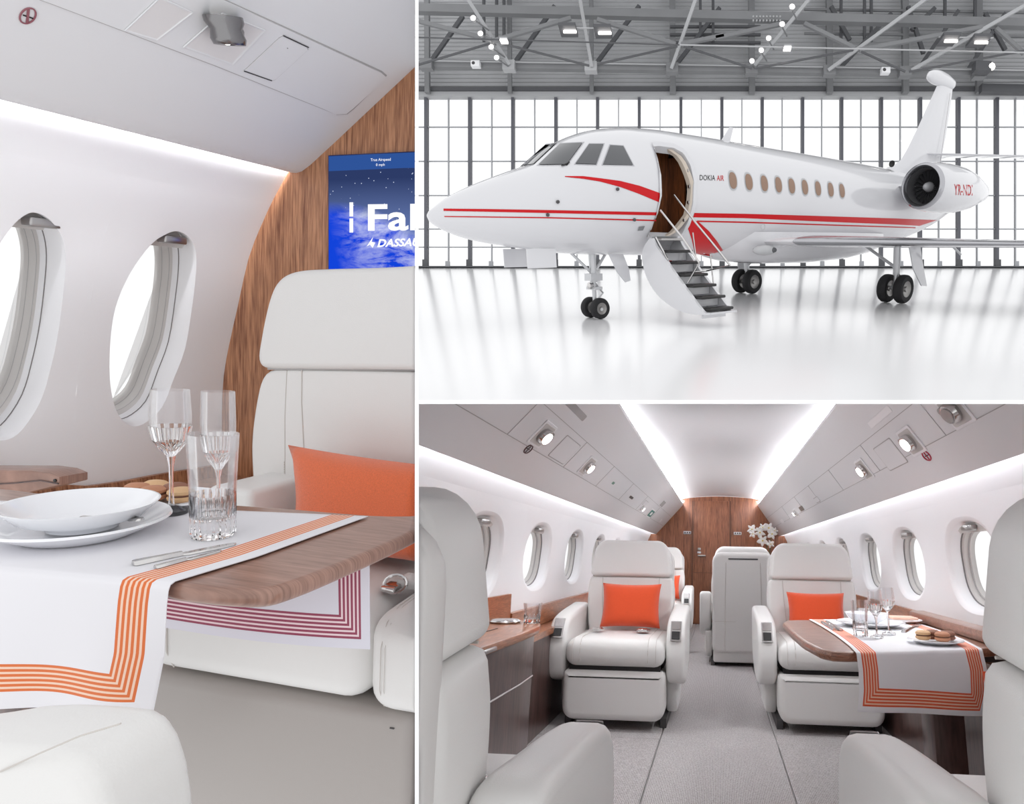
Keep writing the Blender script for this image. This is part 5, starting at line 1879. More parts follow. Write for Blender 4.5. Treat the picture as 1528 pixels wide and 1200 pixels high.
lw = MB()
L1, L2_ = loop_sq(w1_px), loop_sq(w2_px)
c1, c2 = np.mean(L1, axis=0), np.mean(L2_, axis=0)
sm = (min(p[0] for p in L1) + max(p[0] for p in L2_)) / 2
QA, QB = 3.2, 10.2
smax = max(p[0] for p in L1) + 0.16
Pq = lambda s, q, o=0.0: tuple(WP(s, q, o))
for lp, c, (sa, sb) in ((L1, c1, (sm, smax)), (L2_, c2, (-0.03, sm))):
    rc = rect_loop(lp, c[0], c[1], sa, sb, QA, QB)
    rings = []
    for k in (0.0, 0.25, 0.5, 0.75, 1.0):
        rings.append([Pq(a[0] * (1 - k) + b[0] * k, a[1] * (1 - k) + b[1] * k) for a, b in zip(rc, lp)])
    lw.loft(rings, True, False, False)
for q0, q1 in ((0.0, QA), (QB, 14.0)):
    lw.grid([[Pq(s, q) for s in np.linspace(-0.03, smax, 6)] for q in np.linspace(q0, q1, 14)])
lwall = struct('wall_window_side', lw, M_LINER, LFT, 60, 'white curved side wall with two oval windows beside the small table')
for k, (lp, c) in enumerate(((L1, c1), (L2_, c2))):
    WN[0] += 1
    win = thing('window_%d' % WN[0], LFT, WP(c[0], c[1]), 'oval window beside the small table', None, kind='structure')
    ring = lambda s_, o: [Pq(c[0] + (p[0] - c[0]) * s_, c[1] + (p[1] - c[1]) * s_, o) for p in lp]
    part('reveal', MB().loft([ring(1.0, 0), ring(0.985, 0.006), ring(0.975, 0.02), ring(0.965, 0.055), ring(0.94, 0.075)], True, False, False), M_LINER, win, 60)
    part('inner_frame', MB().loft([ring(0.945, 0.072), ring(0.90, 0.078), ring(0.885, 0.10), ring(0.86, 0.103), ring(0.85, 0.12)], True, False, False), M_REVEAL, win, 40)
    tr = ring(0.962, 0.054)
    part('shade_track', MB().tube(tr + [tr[0]], 0.0011, 5, False), M_SHADELINE, win)
    for s_, o in ((0.885, 0.099), (0.905, 0.0775)):
        tr = ring(s_, o)
        part('pane_seal', MB().tube(tr + [tr[0]], 0.0006, 5, False), M_GAP, win)
    part('pane', MB().add(ring(0.865, 0.11), [tuple(range(len(lp)))]), M_PANE, win, 0)
    up = [p for p in lp if p[1] < c[1] - (c[1] - min(q[1] for q in lp)) * 0.80]
    up.sort()
    qb = c[1] - (c[1] - min(q[1] for q in lp)) * 0.76
    part('shade', MB().grid([[Pq(c[0] + (p[0] - c[0]) * 0.98, c[1] + (p[1] - c[1]) * 0.98, 0.03) for p in up], [Pq(c[0] + (p[0] - c[0]) * 0.97, qb, 0.034) for p in up]]), M_REVEAL, win, 0)
    hc = WP(c[0] - 0.012, c[1] - (c[1] - min(q[1] for q in lp)) * 0.87, 0.012)
    hb = MB().rbox(-0.024, 0.024, -0.012, 0.012, -0.009, 0.009, 0.004, 2)
    hb.map(lambda v: tuple(hc + DL * v[0] + np.array([1, 0, 0]) * v[1] + np.array([0, 0, 1]) * v[2]))
    part('shade_handle', hb, M_STEEL, win)

# bulkhead and screen
bx = [tuple(p[[0, 2]]) for p in PRf[::4]]
bo = bx + [(0.6, bx[-1][1]), (0.6, bx[0][1] + 0.5), (bx[0][0], bx[0][1] + 0.5)]
M_WOOD_B = wood('walnut_bulkhead', (120, 72, 48), (200, 146, 108), scale=(55, 55, 3), rough=0.4, coat=0.15)
struct('wall_bulkhead', MB().slab(bo, YB, YB + 0.03, 0.002, 'y', 1), M_WOOD_B, LFT, 0, 'walnut veneered bulkhead behind the armchair')


def screen_mat():
    m = bpy.data.materials.new('display_picture')
    m.use_nodes = True
    N, L = m.node_tree.nodes, m.node_tree.links
    N.remove(N['Principled BSDF'])
    uv = N.new('ShaderNodeUVMap')
    sp = N.new('ShaderNodeSeparateXYZ')
    L.new(uv.outputs[0], sp.inputs[0])
    def mth(op, a, b=None, v=None, v2=None, clamp=False):
        k = N.new('ShaderNodeMath'); k.operation = op; k.use_clamp = clamp
        L.new(a, k.inputs[0])
        if b is not None: L.new(b, k.inputs[1])
        if v is not None: k.inputs[1].default_value = v
        if v2 is not None: k.inputs[2].default_value = v2
        return k.outputs[0]

    def mixc(f, a, b):
        k = N.new('ShaderNodeMix'); k.data_type = 'RGBA'
        L.new(f, k.inputs[0])
        for sl, c in ((6, a), (7, b)):
            if isinstance(c, tuple): k.inputs[sl].default_value = lin(c) + (1,)
            else: L.new(c, k.inputs[sl])
        return k.outputs[2]
    U, V = sp.outputs[0], sp.outputs[1]
    # night sky with stars
    r = N.new('ShaderNodeValToRGB')
    cr = r.color_ramp
    cr.elements[0].position = 0.3; cr.elements[0].color = lin((104, 124, 178)) + (1,)
    cr.elements[1].position = 0.8; cr.elements[1].color = lin((44, 58, 100)) + (1,)
    L.new(V, r.inputs['Fac'])
    vo = N.new('ShaderNodeTexVoronoi'); vo.inputs['Scale'].default_value = 22
    L.new(uv.outputs[0], vo.inputs['Vector'])
    sky = mixc(mth('LESS_THAN', vo.outputs['Distance'], v=0.09), r.outputs['Color'], (200, 210, 235))
    # planet with a round rim
    ad = mth('ADD', mth('MULTIPLY', mth('MULTIPLY', U, U), v=0.42), V)
    mr = N.new('ShaderNodeMapRange'); mr.inputs[1].default_value = 0.50; mr.inputs[2].default_value = 0.62; mr.inputs[3].default_value = 1.0; mr.inputs[4].default_value = 0.0
    L.new(ad, mr.inputs[0])
    mp = N.new('ShaderNodeMapping'); mp.inputs['Scale'].default_value = (1.3, 3.0, 1); mp.inputs['Rotation'].default_value = (0, 0, 0.75)
    L.new(uv.outputs[0], mp.inputs[0])
    n = N.new('ShaderNodeTexNoise'); n.inputs['Detail'].default_value = 9; n.inputs['Scale'].default_value = 2.4; n.inputs['Distortion'].default_value = 0.5; n.inputs['Roughness'].default_value = 0.65
    L.new(mp.outputs[0], n.inputs[0])
    rr = N.new('ShaderNodeMapRange'); rr.inputs[1].default_value = 0.42; rr.inputs[2].default_value = 0.66
    L.new(n.outputs['Fac'], rr.inputs[0])
    side = N.new('ShaderNodeMapRange'); side.inputs[1].default_value = 0.10; side.inputs[2].default_value = 0.5
    L.new(mth('ADD', U, mth('MULTIPLY', V, v=0.25)), side.inputs[0])
    cloud = mth('MULTIPLY', rr.outputs[0], side.outputs[0], clamp=True)
    planet = mixc(cloud, (18, 66, 214), (214, 220, 246))
    pic = mixc(mr.outputs[0], sky, planet)
    top = mixc(mth('GREATER_THAN', V, v=0.875), pic, (46, 82, 150))
    e = N.new('ShaderNodeEmission')
    L.new(top, e.inputs[0])
    e.inputs[1].default_value = 0.9
    L.new(e.outputs[0], N['Material Output'].inputs['Surface'])
    return m


YS = YB - 0.016
a, b = on(491, 233, 1, YS), on(760, 402, 1, YS)
tv = thing('wall_screen', LFT, ((a[0] + b[0]) / 2, YB, b[2]), 'wall display showing a blue planet and white lettering', 'screen')
cn = [on(x, y, 1, YS) for x, y in ((491, 408), (800, 414), (800, 219), (491, 233.5))]
part('bezel', MB().slab([(p[0], p[2]) for p in (cn[0] + np.array([-0.003, 0, 0]), cn[1], cn[2] + np.array([0, 0, 0.003]), cn[3] + np.array([-0.003, 0, 0.003]))], YS, YB, 0.001, 'y', 1), mat('screen_bezel', (30, 40, 92), 0.3), tv)
sq_ = MB().add([tuple(p - np.array([0, 0.001, 0])) for p in cn], [(0, 1, 2, 3)])
part('picture', sq_, screen_mat(), tv, 0, uv=[(0, 0), (1.8, 0), (1.8, 1), (0, 1)])
M_TXT = emat('display_white', (250, 251, 255), 1.0)
for body, x0, x1, y0, y1, bold, sh_ in (('True Airspeed', 553, 583, 242, 236.5, 0.0, 0), ('0 mph', 561, 574, 249, 244, 0.0, 0), ('Falcon', 549, 728, 345, 305, 0.022, 0), ('DASSAULT', 563, 648, 369, 357, 0.03, 0.25)):
    tx = fit_text(body, bold, sh_)
    tx.map(lambda v: tuple(on(x0 + (x1 - x0) * v[0], y0 + (y1 - y0) * v[1] - 0.03 * (x1 - x0) * v[0] * (1 if body != 'Falcon' else 0.4), 1, YS - 0.0025)))
    part('lettering', tx, M_TXT, tv, 0, label='white screen lettering ' + body)
for y0, y1 in ((302, 323), (326, 347)):
    part('bar_mark', MB().add([tuple(on(x, y, 1, YS - 0.0025)) for x, y in ((521.5, y0), (527, y0), (527, y1), (521.5, y1))], [(0, 1, 2, 3)]), M_TXT, tv, 0)
part('emblem', MB().add([tuple(on(x, y, 1, YS - 0.0025)) for x, y in ((547, 368), (557, 353), (554.5, 361), (560, 362), (556, 370), (552, 365))], [(0, 1, 2), (0, 2, 5), (2, 3, 4), (2, 4, 5)]), M_TXT, tv, 0)

# overhead panel
ps_px = [(450, 245), (440, 248), (434, 252), (434, 258), (442, 258.5), (450, 256), (462, 247), (500, 212), (560, 155.5), (619, 100), (700, 24), (800, -70)]
PSP = np.array([on(x, y, 1, YB + 0.003) + np.array([0.004, 0, 0]) for x, y in ps_px])
pan = MB()
rows = [[tuple(p - DL * s) for p in PSP] for s in np.linspace(0, smax + 0.25, 5)]
pan.grid(rows)
pan.grid([[tuple(p - DL * s + np.array([0.0, 0, 0.03])) for p in PSP[6:]] for s in np.linspace(0, smax + 0.25, 5)])
ohp = struct('ceiling_overhead', pan, M_PSU, LFT, 50, 'sloping pale overhead panel above the small table')
e1 = PSP[9] - PSP[7]; e1 /= np.linalg.norm(e1)
pn_ = np.cross(e1, DL); pn_ /= np.linalg.norm(pn_)
if pn_[2] > 0: pn_ = -pn_


def ph(px, py, off=0.0):
    d = LFT.M @ ray(px, py)
    return d * ((pn_ @ PSP[7]) / (pn_ @ d)) + pn_ * off


def oh_plate(nm, pxs, off, m, parent, lab=None, n=None):
    q = [ph(x, y, off) for x, y in pxs]
    q0 = [ph(x, y, -0.001) for x, y in pxs]
    mb = MB().loft([[tuple(p) for p in q0], [tuple(p) for p in q]])
    return part(nm, mb, m, parent, 40, label=lab)


rim = [(-60, -43), (77, 6), (320, 98), (480, 162), (502, 171), (518, 170), (528, 162), (571, 120), (577, 112), (570, 106), (540, 92), (356, 8), (180, -72)]
oh_plate('service_panel_edge', rim, 0.0012, M_GAP, ohp)
cen = np.mean(np.array(rim), axis=0)
oh_plate('service_panel', [(x + (3 if x < 330 else (-4 if x > 500 else 0)) * 0.5, y + (-1.5 if (y - 0.42 * x) > -60 else 1.5)) for x, y in rim], 0.0032, M_PSU, ohp)
hq = [(362, 103), (366, 100), (415, 54), (421, 51), (457, 68), (459, 72), (410, 117), (405, 119)]
oh_plate('hatch_gap', hq, 0.0036, M_GAP, ohp)
hc_ = np.mean(np.array(hq, float), axis=0)
oh_plate('hatch', [tuple(hc_ + (np.array(p) - hc_) * 0.975) for p in hq], 0.0042, M_PSU, ohp)
for p, q in (((362.5, 103.5), (404, 118)), ((421, 50.5), (459, 68.5))):
    part('hatch_slot', MB().bar(ph(*p, 0.0046), ph(*q, 0.0046), 0.0022, 0.0008, up=tuple(pn_)), M_DGREY, ohp, 0)
part('hatch_pin', MB().lathe([(0, 0), (0.0014, 0), (0.0012, 0.001), (0, 0.001)], 8, tuple(ph(427, 70, 0.0042))), M_DGREY, ohp)
M_RECESS = mat('recess_white', (232, 230, 230), 0.5)
M_NOZ = mat('nozzle_chrome', (138, 137, 138), 0.22, metal=1.0)
# air nozzles in square recesses
for qd, nz, lb in (([(274, 67), (330, 18), (392, 43), (345, 93)], (340, 40), 'chrome swivel air nozzle in a square recess'), ([(186, 42), (237, -6), (284, 16), (232, 56)], None, 'empty pale square recess next to the chrome nozzle')):
    cc = np.mean(np.array(qd, float), axis=0)
    nt_ = thing('air_nozzle' if nz else 'nozzle_recess', LFT, ph(*cc), lb, 'air nozzle' if nz else 'recess')
    rr_ = [[tuple(ph(*(cc + (np.array(p) - cc) * 1.06), 0.0038)) for p in qd], [tuple(ph(*(cc + (np.array(p) - cc) * 1.03), 0.0056)) for p in qd], [tuple(ph(*(cc + (np.array(p) - cc) * 0.96), 0.0046)) for p in qd]]
    part('rim', MB().loft(rr_, True, False, False), M_PSU, nt_, 20)
    bot = [tuple(ph(*(cc + np.array([14, -10]) * 0.6 + (np.array(p) - cc) * 0.62), 0.0042)) for p in qd]
    part('tray', MB().loft([rr_[-1], bot], True, False, True), M_RECESS, nt_, 20)
    if nz:
        c0 = ph(nz[0], nz[1], 0.012)
        R3 = lambda v: tuple(c0 + np.array(v) * 1.45)
        part('ball', MB().lathe([(0, -0.016), (0.009, -0.013), (0.0135, -0.004), (0.0135, 0.004), (0.009, 0.013), (0, 0.016)], 20).map(R3), M_NOZ, nt_, 80)
        part('jet_ring', MB().lathe([(0.006, -0.012), (0.017, -0.012), (0.019, -0.006), (0.0165, 0.004), (0.021, 0.012), (0.021, 0.018), (0.012, 0.019)], 24).map(lambda v: R3(rotx((v[0], v[1], v[2]), 0.35))).map(lambda v: (v[0] + 0.009, v[1] - 0.018, v[2] - 0.012)), M_NOZ, nt_, 75)
        part('lever', MB().rbox(-0.05, -0.012, -0.012, 0.012, -0.010, 0.008, 0.006, 2).map(R3), M_NOZ, nt_)
        part('knob', MB().lathe([(0, -0.009), (0.010, -0.008), (0.011, 0.006), (0.006, 0.012), (0, 0.012)], 16).map(lambda v: R3((v[0] - 0.012, v[1] + 0.01, v[2] + 0.024))), M_NOZ, nt_)
        part('lens', MB().lathe([(0, -0.0125), (0.006, -0.0125)], 16).map(lambda v: R3((v[0] + 0.006, v[1] - 0.016, v[2] - 0.008))), M_LAMP, nt_)
# no-smoking sign
c0 = ph(41, 23, 0.001)
sgn_ = thing('prohibition_sign', LFT, c0, 'maroon ringed no-smoking sign on the overhead panel of the small cabin', 'sign')
M_MAR = mat('sign_maroon', (150, 92, 102), 0.5)
part('ring', MB().tube([tuple(ph(41 + 11.5 * math.cos(q) + 3.0 * math.sin(q), 23 - 11.5 * math.sin(q), 0.001)) for q in np.linspace(0, 2 * math.pi, 33)], 0.0012, 6, False), M_MAR, sgn_)
part('bar', MB().bar(ph(42, 13, 0.001), ph(40, 33, 0.001), 0.003, 0.001, up=tuple(pn_)), M_MAR, sgn_, 0)
part('cigarette', MB().bar(ph(34, 22, 0.0008), ph(49, 27, 0.0008), 0.0018, 0.001, up=tuple(pn_)), M_BLACK, sgn_, 0)
# cove light hidden above the wall's upper edge
cv = [WP(s, 1.55, -0.006) for s in (0.01, smax)]
solo('cove_light', MB().bar(cv[0], cv[1], 0.008, 0.008), M_LED_S, LFT, 'glowing cove strip above the two windows of the small cabin', 'light strip', smooth=0)

# dado, ledge, stowage box
dp = resample([(-40, 716), (40, 722), (88, 722.5), (128, 724.5), (180, 717), (232, 707), (290, 698), (333, 690.5)], 26)
rows = []
for x, y in dp:
    s, q = wall_hit(x, y)
    rows.append([tuple(WP(s, q, -0.004)), tuple(WP(s, q + 0.35, -0.006)), tuple(WP(s, min(q + 0.9, 14), -0.006))])
tr3 = struct('trim_3', MB().sheet(rows, 0.012, (1, 0, 0)), M_WOOD_B, LFT, 40, 'walnut dado with curved upper edge below the two windows')
ZL = float(on(378, 716, 1, YB - 0.02)[2])
lo = [on(x, y, 2, ZL) for x, y in ((332, 705), (388, 714), (392, 740), (250, 760), (60, 770), (-60, 745))]
wl_ = [WP(s, 10.35, -0.004) for s in (0.0, 0.4, 0.9)]
part('ledge', MB().slab([(p[0], p[1]) for p in (lo[0], lo[1], lo[2], lo[3], lo[4], lo[5])], ZL - 0.02, ZL, 0.003, 'z', 1), M_WOOD_B, tr3, 30)

# ------------------------------------------------------------------ armchair facing the table
ch = thing('armchair', LFT, on(480, 1260, 1, 1.1), 'large off-white leather armchair in front of the walnut bulkhead and wall display', 'seat')
ho = [(388, 538), (391, 518), (400, 470), (411, 432), (424, 414), (445, 405), (475, 402.5), (560, 400), (860, 394), (872, 480), (870, 556), (640, 552.5), (420, 550.5), (399, 549.5), (391, 546)]
bo_ = [(405, 551), (396, 558), (390, 576), (382, 620), (378, 660), (379, 700), (384, 770), (388, 830), (870, 840), (880, 700), (872, 600), (860, 557), (640, 554), (430, 550)]
YH = 1.20


def pslab(pxs, y0, y1, bev, n=70, seg=3):
    pp = np.array(resample([tuple(p) for p in smooth_curve(pxs, n, True)] + [tuple(smooth_curve(pxs, n, True)[0])], 181)[:-1])
    for _ in range(4):
        pp = (np.roll(pp, 1, 0) + 2 * pp + np.roll(pp, -1, 0)) / 4
    q = [on(x, y, 1, y0 + bev) for x, y in pp]
    return MB().slab([(p[0], p[2]) for p in q], y0, y1, bev, 'y', seg)


hr_ = part('headrest', pslab(ho, YH, YH + 0.10, 0.013, 120), M_LEATHER, ch, 60)
bk_ = part('backrest', pslab(bo_, YH + 0.012, YH + 0.13, 0.008, 120), M_LEATHER, ch, 60)
yy = YH + 0.0115
part('seam', MB().tube([on(x, y, 1, yy) for x, y in ((450.5, 552), (450, 600), (453.5, 672), (457, 780))], 0.0012, 5), M_SEAM, bk_)
part('seam', MB().tube([on(x, y, 1, yy) for x, y in ((428, 553), (425, 620), (425, 700), (426, 790))], 0.0007, 5), M_SEAM, bk_)
part('headrest_gap', MB().tube([on(x, y, 1, yy) for x, y in ((400, 550.5), (520, 551), (860, 556))], 0.0022, 6), M_GAP, bk_)
for k in range(26):
    p = on(424 + 0.06 * k, 690 + k * 3.6, 1, yy - 0.0006)
    part('stitch', MB().box(p[0] - 0.0006, p[0] + 0.0006, p[1] - 0.0005, p[1] + 0.0005, p[2] - 0.0018, p[2] + 0.0018), M_SEAM, bk_, 0)
# cushion, base
YC = 0.90
zb_ = float(on(413, 1040, 1, YC)[2]); zt_ = float(on(570, 908, 1, YC + 0.03)[2])
xl, xr = float(on(236, 1000, 1, YC)[0]), float(on(542, 1000, 1, YC)[0])
cu = MB().rbox(xl - 0.05, xr, YC, YH + 0.04, zb_, zt_, 0.05, 6)
cus = part('seat_cushion', cu, M_LEATHER, ch, 60)
bolx = float(on(660, 1000, 1, YC)[0])
part('seat_bolster', MB().rbox(xr, bolx, YC - 0.008, YH + 0.05, zb_ - 0.004, zt_ + 0.004, 0.05, 6), M_LEATHER, ch, 60)
for x, r in ((572, 0.0008), (578, 0.0005)):
    xx = float(on(x, 1000, 1, YC)[0])
    yo = YC - 0.009 if x > 546 else YC - 0.001
    part('seam', MB().tube([(xx, yo + 0.12, zt_ + 0.004), (xx, yo + 0.05, zt_ + 0.004), (xx, yo + 0.015, zt_ - 0.012), (xx, yo, zt_ - 0.05), (xx, yo, zb_ + 0.05), (xx, yo + 0.014, zb_ + 0.014)], r, 5), M_SEAM, cus)
xx = float(on(250, 1000, 1, YC)[0])
part('seam', MB().tube([(xx, YC + 0.012, zt_ - 0.012), (xx, YC - 0.001, zt_ - 0.05), (xx, YC - 0.001, zb_ + 0.05), (xx, YC + 0.012, zb_ + 0.014)], 0.0014, 5), M_SEAM, cus)
zf = float(on(413, 1300, 1, YC)[2])
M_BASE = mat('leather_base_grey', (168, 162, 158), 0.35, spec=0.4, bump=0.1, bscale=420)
xq = float(on(612, 1100, 1, YC + 0.01)[0])
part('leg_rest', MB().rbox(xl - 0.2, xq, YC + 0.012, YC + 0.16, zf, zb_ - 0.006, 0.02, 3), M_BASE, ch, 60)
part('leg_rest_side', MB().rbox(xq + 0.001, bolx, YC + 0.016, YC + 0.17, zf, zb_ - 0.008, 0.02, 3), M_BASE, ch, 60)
p = on(585, 1087, 1, YC + 0.011)
part('maker_tag', MB().box(p[0] - 0.004, p[0] + 0.004, p[1] - 0.001, p[1] + 0.001, p[2] - 0.001, p[2] + 0.001), M_DGREY, ch, 0)
p0, p1 = on(320, 722, 1, 1.08), on(386, 790, 1, 1.08)
part('armrest', MB().rbox(p0[0], p1[0], 1.06, 1.24, p1[2], p0[2], 0.014, 4), M_LEATHER, ch, 60)
blt = on(603, 884, 1, 1.03)
st = part('seat_belt', MB().rbox(blt[0] - 0.006, blt[0] + 0.07, blt[1] - 0.02, blt[1] + 0.02, zt_, zt_ + 0.02, 0.006, 2), M_LEATHER_G, ch)
part('buckle', MB().rbox(blt[0] - 0.022, blt[0] + 0.006, blt[1] - 0.045, blt[1] - 0.012, zt_ + 0.001, zt_ + 0.012, 0.004, 2), M_CHROME, st)
part('buckle_loop', MB().tube([(blt[0] + 0.022 * math.cos(q), blt[1] - 0.03 + 0.01 * math.sin(q), zt_ + 0.014 + 0.014 * math.sin(q)) for q in np.linspace(0, 2 * math.pi, 17)], 0.003, 6, False), M_CHROME, st)

# orange cushion on it
a, b = on(433, 668, 1, 1.12), on(800, 868, 1, 1.12)
pw, phh = b[0] - a[0], a[2] - b[2]
solo('cushion', MB().pillow(pw, 0.11, phh, ((a[0] + b[0]) / 2, 1.115, (a[2] + b[2]) / 2 + 0.006), 22, 0.16), M_ORANGE_L, LFT, 'orange textured cushion against the large armchair beside the table', 'cushion', None, 70)

# ------------------------------------------------------------------ table
TZL = -0.30
edge = [(-75, 833), (0, 843), (120, 853), (215, 862), (262, 872), (330, 880), (395, 881), (450, 866), (520, 838), (580, 812), (640, 783), (668, 769), (640, 768), (560, 768), (420, 757), (250, 746), (100, 738), (-75, 731)]
ep = [on(x, y, 2, TZL) for x, y in edge]
tb = thing('dining_table', LFT, (ep[4][0], ep[4][1] + 0.15, TZL - 0.5), 'walnut table with rounded edge under a white striped cloth beside the windows', 'table')
M_WOOD_TL = wood('walnut_table_fine', (130, 97, 84), (168, 130, 114), scale=(5, 90, 5), rough=0.3, coat=0.35)
tsm = smooth_curve(edge, 90, True)
part('top', MB().slab([tuple(on(x, y, 2, TZL)[:2]) for x, y in tsm], TZL - 0.022, TZL, 0.009, 'z', 4), M_WOOD_TL, tb, 50)
pc = on(300, 800, 2, TZL)
part('leg', MB().rbox(pc[0] - 0.35, pc[0] - 0.27, pc[1] + 0.0, pc[1] + 0.06, TZL - 0.5, TZL - 0.022, 0.01, 2), M_WOOD_D, tb)

M_CLOTH_L = cloth_mat('striped_cloth_small', (230, 229, 233), (240, 206, 184), (218, 112, 56), 0.020, 0.053, 6)
M_RUNNER = cloth_mat('striped_runner', (222, 222, 232), (238, 214, 220), (150, 66, 92), 0.014, 0.048, 6)
cloth('tablecloth', LFT, [(-70, 745), (-70, 772), (-70, 804), (-70, 838), (-70, 900), (-70, 980), (-68, 1052)],
      [(550, 771), (470, 800), (385, 831), (262, 868), (249, 905), (245, 980), (226, 1072)], 4, TZL + 0.0025, M_CLOTH_L,
      'white cloth with orange striped border draped over the small table', 'tablecloth', None, 70, 60, 0.008, True)
# second cloth hanging behind the table's near edge
rows = []
YR_ = float(ep[4][1]) + 0.17
for u in np.linspace(0, 1, 31):
    top = np.array([235, 862]) * (1 - u) + np.array([551, 836]) * u
    bt = np.array([235, 935]) * (1 - u) + np.array([552, 969]) * u + np.array([0, 6 * math.sin(u * 3.1)])
    yr = YR_ + 0.004 * math.sin(9 * u)
    q1_ = on(*bt, 1, yr)
    q0_ = np.array([on(*top, 1, yr)[0], yr, TZL - 0.0235])
    rows.append([q0_ * (1 - v) + q1_ * v for v in np.linspace(0, 1, 12)])
R_ = np.array(rows)
uv = []
for i in range(31):
    for j in range(12):
        uv.append((float(np.linalg.norm(R_[30, j] - R_[i, j])), float(np.linalg.norm(R_[i, 11] - R_[i, j]))))
solo('table_runner', MB().sheet([[tuple(p) for p in r] for r in rows], 0.001, (0, 1, 0)), M_RUNNER, LFT, 'white runner with maroon striped hem hanging under the table edge', 'runner', None, 60, uv=uv * 2)

# ------------------------------------------------------------------ tableware
ZT = TZL + 0.0042


def tpos(px, py):
    return on(px, py, 2, ZT)


def rad(cx, cy, w):
    """radius that spans w pixels at a place on the table"""
    return float(np.linalg.norm(tpos(cx + w / 2, cy) - tpos(cx - w / 2, cy))) / 2


c = tpos(119, 797)
rp = rad(130, 797, 282) * 0.92
dish(LFT, tuple(c), rp, 0.020, 'white dinner plate under the soup bowl on the small table', 'dinner_plate', 'plate')
rb_ = rad(127, 790, 214)
dish(LFT, (c[0], c[1] + 0.004, c[2] + 0.008), rb_, 0.033, 'deep white soup bowl on the dinner plate by the windows', 'soup_bowl', 'bowl', True)
c = tpos(318, 799)
GW = 0.80
tumbler(LFT, tuple(c), rad(318, 799, 80) * 0.93, 0.137, 'cut crystal tumbler standing nearest the cutlery', 'tumbler', 36)
c = tpos(256, 766)
stemglass(LFT, tuple(c), rad(236, 786, 70) * 0.9, 0.180, 'crystal wine glass between the soup bowl and the tumbler', 'wine_glass', 0.52, 0.92, 0.8)
c = tpos(326, 768)
stemglass(LFT, tuple(c), rad(326, 768, 58) * 0.86, 0.182, 'tall crystal flute behind the tumbler', 'champagne_flute', 0.62, 0.95, 0.8)
c = tpos(262, 752)
dish(LFT, tuple(c), rad(262, 752, 130), 0.010, 'white dessert plate with macarons behind the wine glass', 'dessert_plate', 'plate')
for k, (px, py, m, lb) in enumerate(((206, 748, M_MAC1, 'brown macaron at the bowl side of the dessert plate'), (228, 753, M_MAC1, 'brown macaron behind the stem of the wine glass'), (232, 744, M_MAC2, 'pale macaron half hidden at the back of the dessert plate'),
                                     (262, 748, M_MAC3, 'cocoa macaron behind the wine glass foot'), (270, 755, M_MAC2, 'beige macaron beside the tumbler'))):
    q = tpos(px, py)
    macaron(LFT, (q[0], q[1], ZT + 0.006), 0.017, m, lb, 'macarons on the dessert plate of the small table', k, 0.1 * (k % 3 - 1))
knife(LFT, tpos(198, 843), tpos(352, 812), ZT, 'steel table knife by the tumbler on the small table', None)
knife(LFT, tpos(231, 848), tpos(330, 822), ZT, 'slim steel knife half hidden by the striped border', None)
knife(LFT, tpos(60, 790), tpos(8, 764), ZT + 0.001, 'steel fork beside the dinner plate of the small table', None, 'fork')
q = tpos(130, 795)
sp_ = knife(LFT, (q[0] + 0.004, q[1] - 0.01), (q[0] + 0.07, q[1] + 0.012), ZT + 0.022, 'steel spoon lying in the soup bowl', None, 'spoon')

# stowage box beside the table
o_ = [(-70, 701), (45, 701.5), (72, 705), (88, 712), (88, 724), (40, 736), (-70, 752)]
ysb_ = 0.92
q = [on(x, y, 1, ysb_) for x, y in o_]
bxm = MB().slab([(p[0], p[2]) for p in q], ysb_, ysb_ + 0.05, 0.004, 'y', 2)
sb_ = thing('stowage_box', LFT, (q[3][0], ysb_, q[5][2]), 'walnut stowage box with raised lid beside the small table', 'box')
part('body', bxm, M_WOOD_TL, sb_, 40)
part('lid_seam', MB().tube([on(x, y, 1, ysb_ - 0.001) for x, y in ((-70, 726), (20, 721), (60, 717), (87, 722))], 0.0014, 5), M_WOOD_D, sb_)
part('hinge_pin', MB().lathe([(0, -0.002), (0.003, -0.002), (0.003, 0.002), (0, 0.002)], 10, tuple(on(83, 717, 1, ysb_)), 'y'), M_BLACK, sb_)

# arm of the chair on the near side of the table
an = [(-60, 1075), (7, 1066), (60, 1057), (110, 1054.5), (170, 1058), (212, 1063), (236, 1077), (254, 1105), (267, 1145), (275, 1195), (280, 1270), (-60, 1290)]
YA = 0.36
arm = thing('armrest', LFT, on(110, 1280, 1, YA), 'rounded off-white leather chair arm in front of the draped cloth', 'seat')
q = [on(x, y, 1, YA + 0.046) for x, y in resample(an + [an[0]], 90)[:-1]]
part('pad', MB().slab([(p[0], p[2]) for p in q], YA - 0.014, YA + 0.06, 0.014, 'y', 4), M_LEATHER, arm, 60)
part('seam', MB().tube([on(x, y, 1, YA - 0.0145) for x, y in ((0, 1152), (60, 1124), (120, 1098), (180, 1080))], 0.0007, 5), M_SEAM, arm)
0 and part('seam', MB().tube([on(x, y, 1, YA - 0.0145) for x, y in ((0, 1146), (60, 1118), (120, 1092), (178, 1075))], 0.0004, 5), M_SEAM, arm)

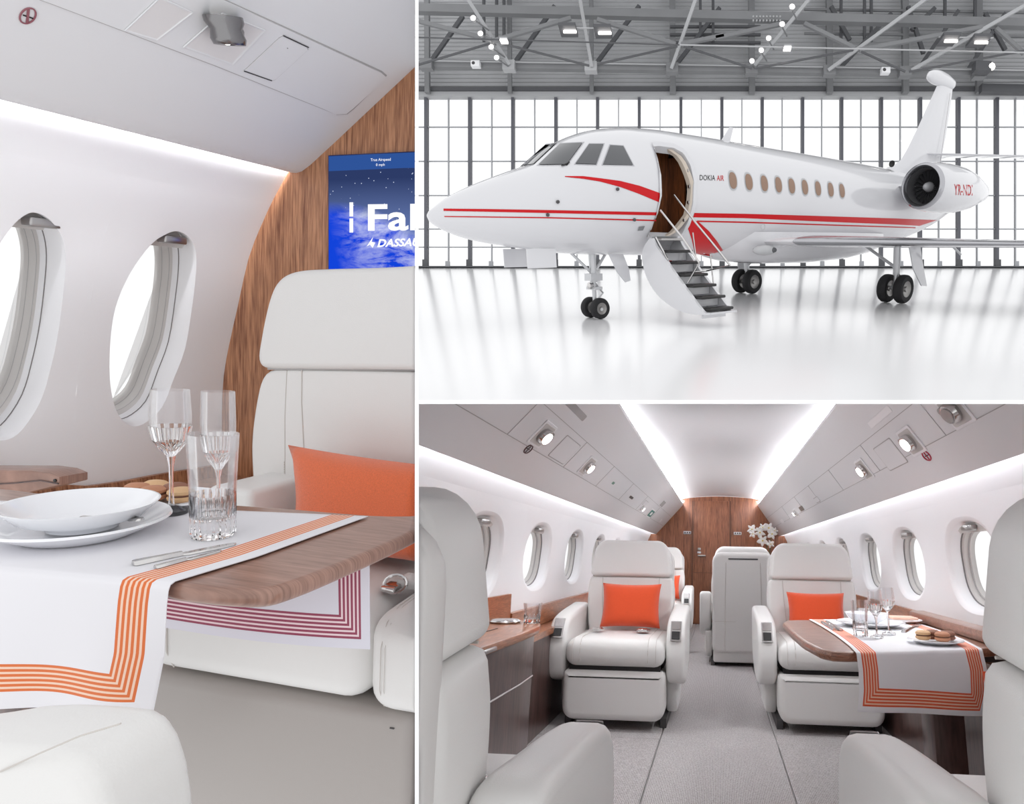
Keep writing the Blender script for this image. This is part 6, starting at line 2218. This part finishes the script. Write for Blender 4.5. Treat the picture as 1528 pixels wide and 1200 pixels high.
# ================================================================== where a thing runs into an added divider it ends there
def plane_of(p, q):
    """plane through the viewpoint and two pixels: unit normal in world space"""
    n = np.cross(ray(*p), ray(*q))
    return n / np.linalg.norm(n)


N_V_L = plane_of((619.0, 0), (619.0, 1200))
N_V_R = plane_of((625.0, 0), (625.0, 1200))
N_H_B = plane_of((0, 603.0), (1528, 603.0))
N_H_T = plane_of((0, 597.0), (1528, 597.0))
if N_V_L[0] < 0: N_V_L = -N_V_L        # points right
if N_V_R[0] > 0: N_V_R = -N_V_R        # points left
if N_H_B[2] < 0: N_H_B = -N_H_B        # points up
if N_H_T[2] > 0: N_H_T = -N_H_T        # points down
CUTS = {'left': [N_V_L], 'cabin': [N_V_R, N_H_B], 'hangar': [N_H_T]}
bpy.context.view_layer.update()
for o, key in list(ROOM_OF.items()):
    if o.type != 'MESH' or o.name.startswith(('added_divider', 'added_slab')):
        continue
    mw = o.matrix_world
    a = np.array([tuple(mw @ Vector(c)) for c in o.bound_box]) - np.array([0, 0, CAMZ])
    hit = [n for n in CUTS[key] if (a @ n).max() > 1e-5]
    if not hit:
        continue
    if o.data.users > 1:
        o.data = o.data.copy()
    bm = bmesh.new()
    bm.from_mesh(o.data)
    inv = mw.inverted()
    for n in hit:
        co = inv @ Vector((0, 0, CAMZ))
        no = (inv.to_3x3() @ Vector(n)).normalized()
        r = bmesh.ops.bisect_plane(bm, geom=bm.verts[:] + bm.edges[:] + bm.faces[:], dist=1e-6, plane_co=co, plane_no=no, clear_outer=True)
        ed = [e for e in r['geom_cut'] if isinstance(e, bmesh.types.BMEdge) and e.is_valid and len(e.link_faces) == 1]
        if ed and 'pane' not in o.name:
            try:
                bmesh.ops.holes_fill(bm, edges=ed, sides=0)
            except Exception:
                pass
    bm.to_mesh(o.data)
    bm.free()
    if len(o.data.polygons) == 0:
        gone = o
        ROOM_OF.pop(o)
        bpy.data.objects.remove(o)
for o in [x for x in bpy.data.objects if x.type == 'EMPTY' and not x.children]:
    bpy.data.objects.remove(o)
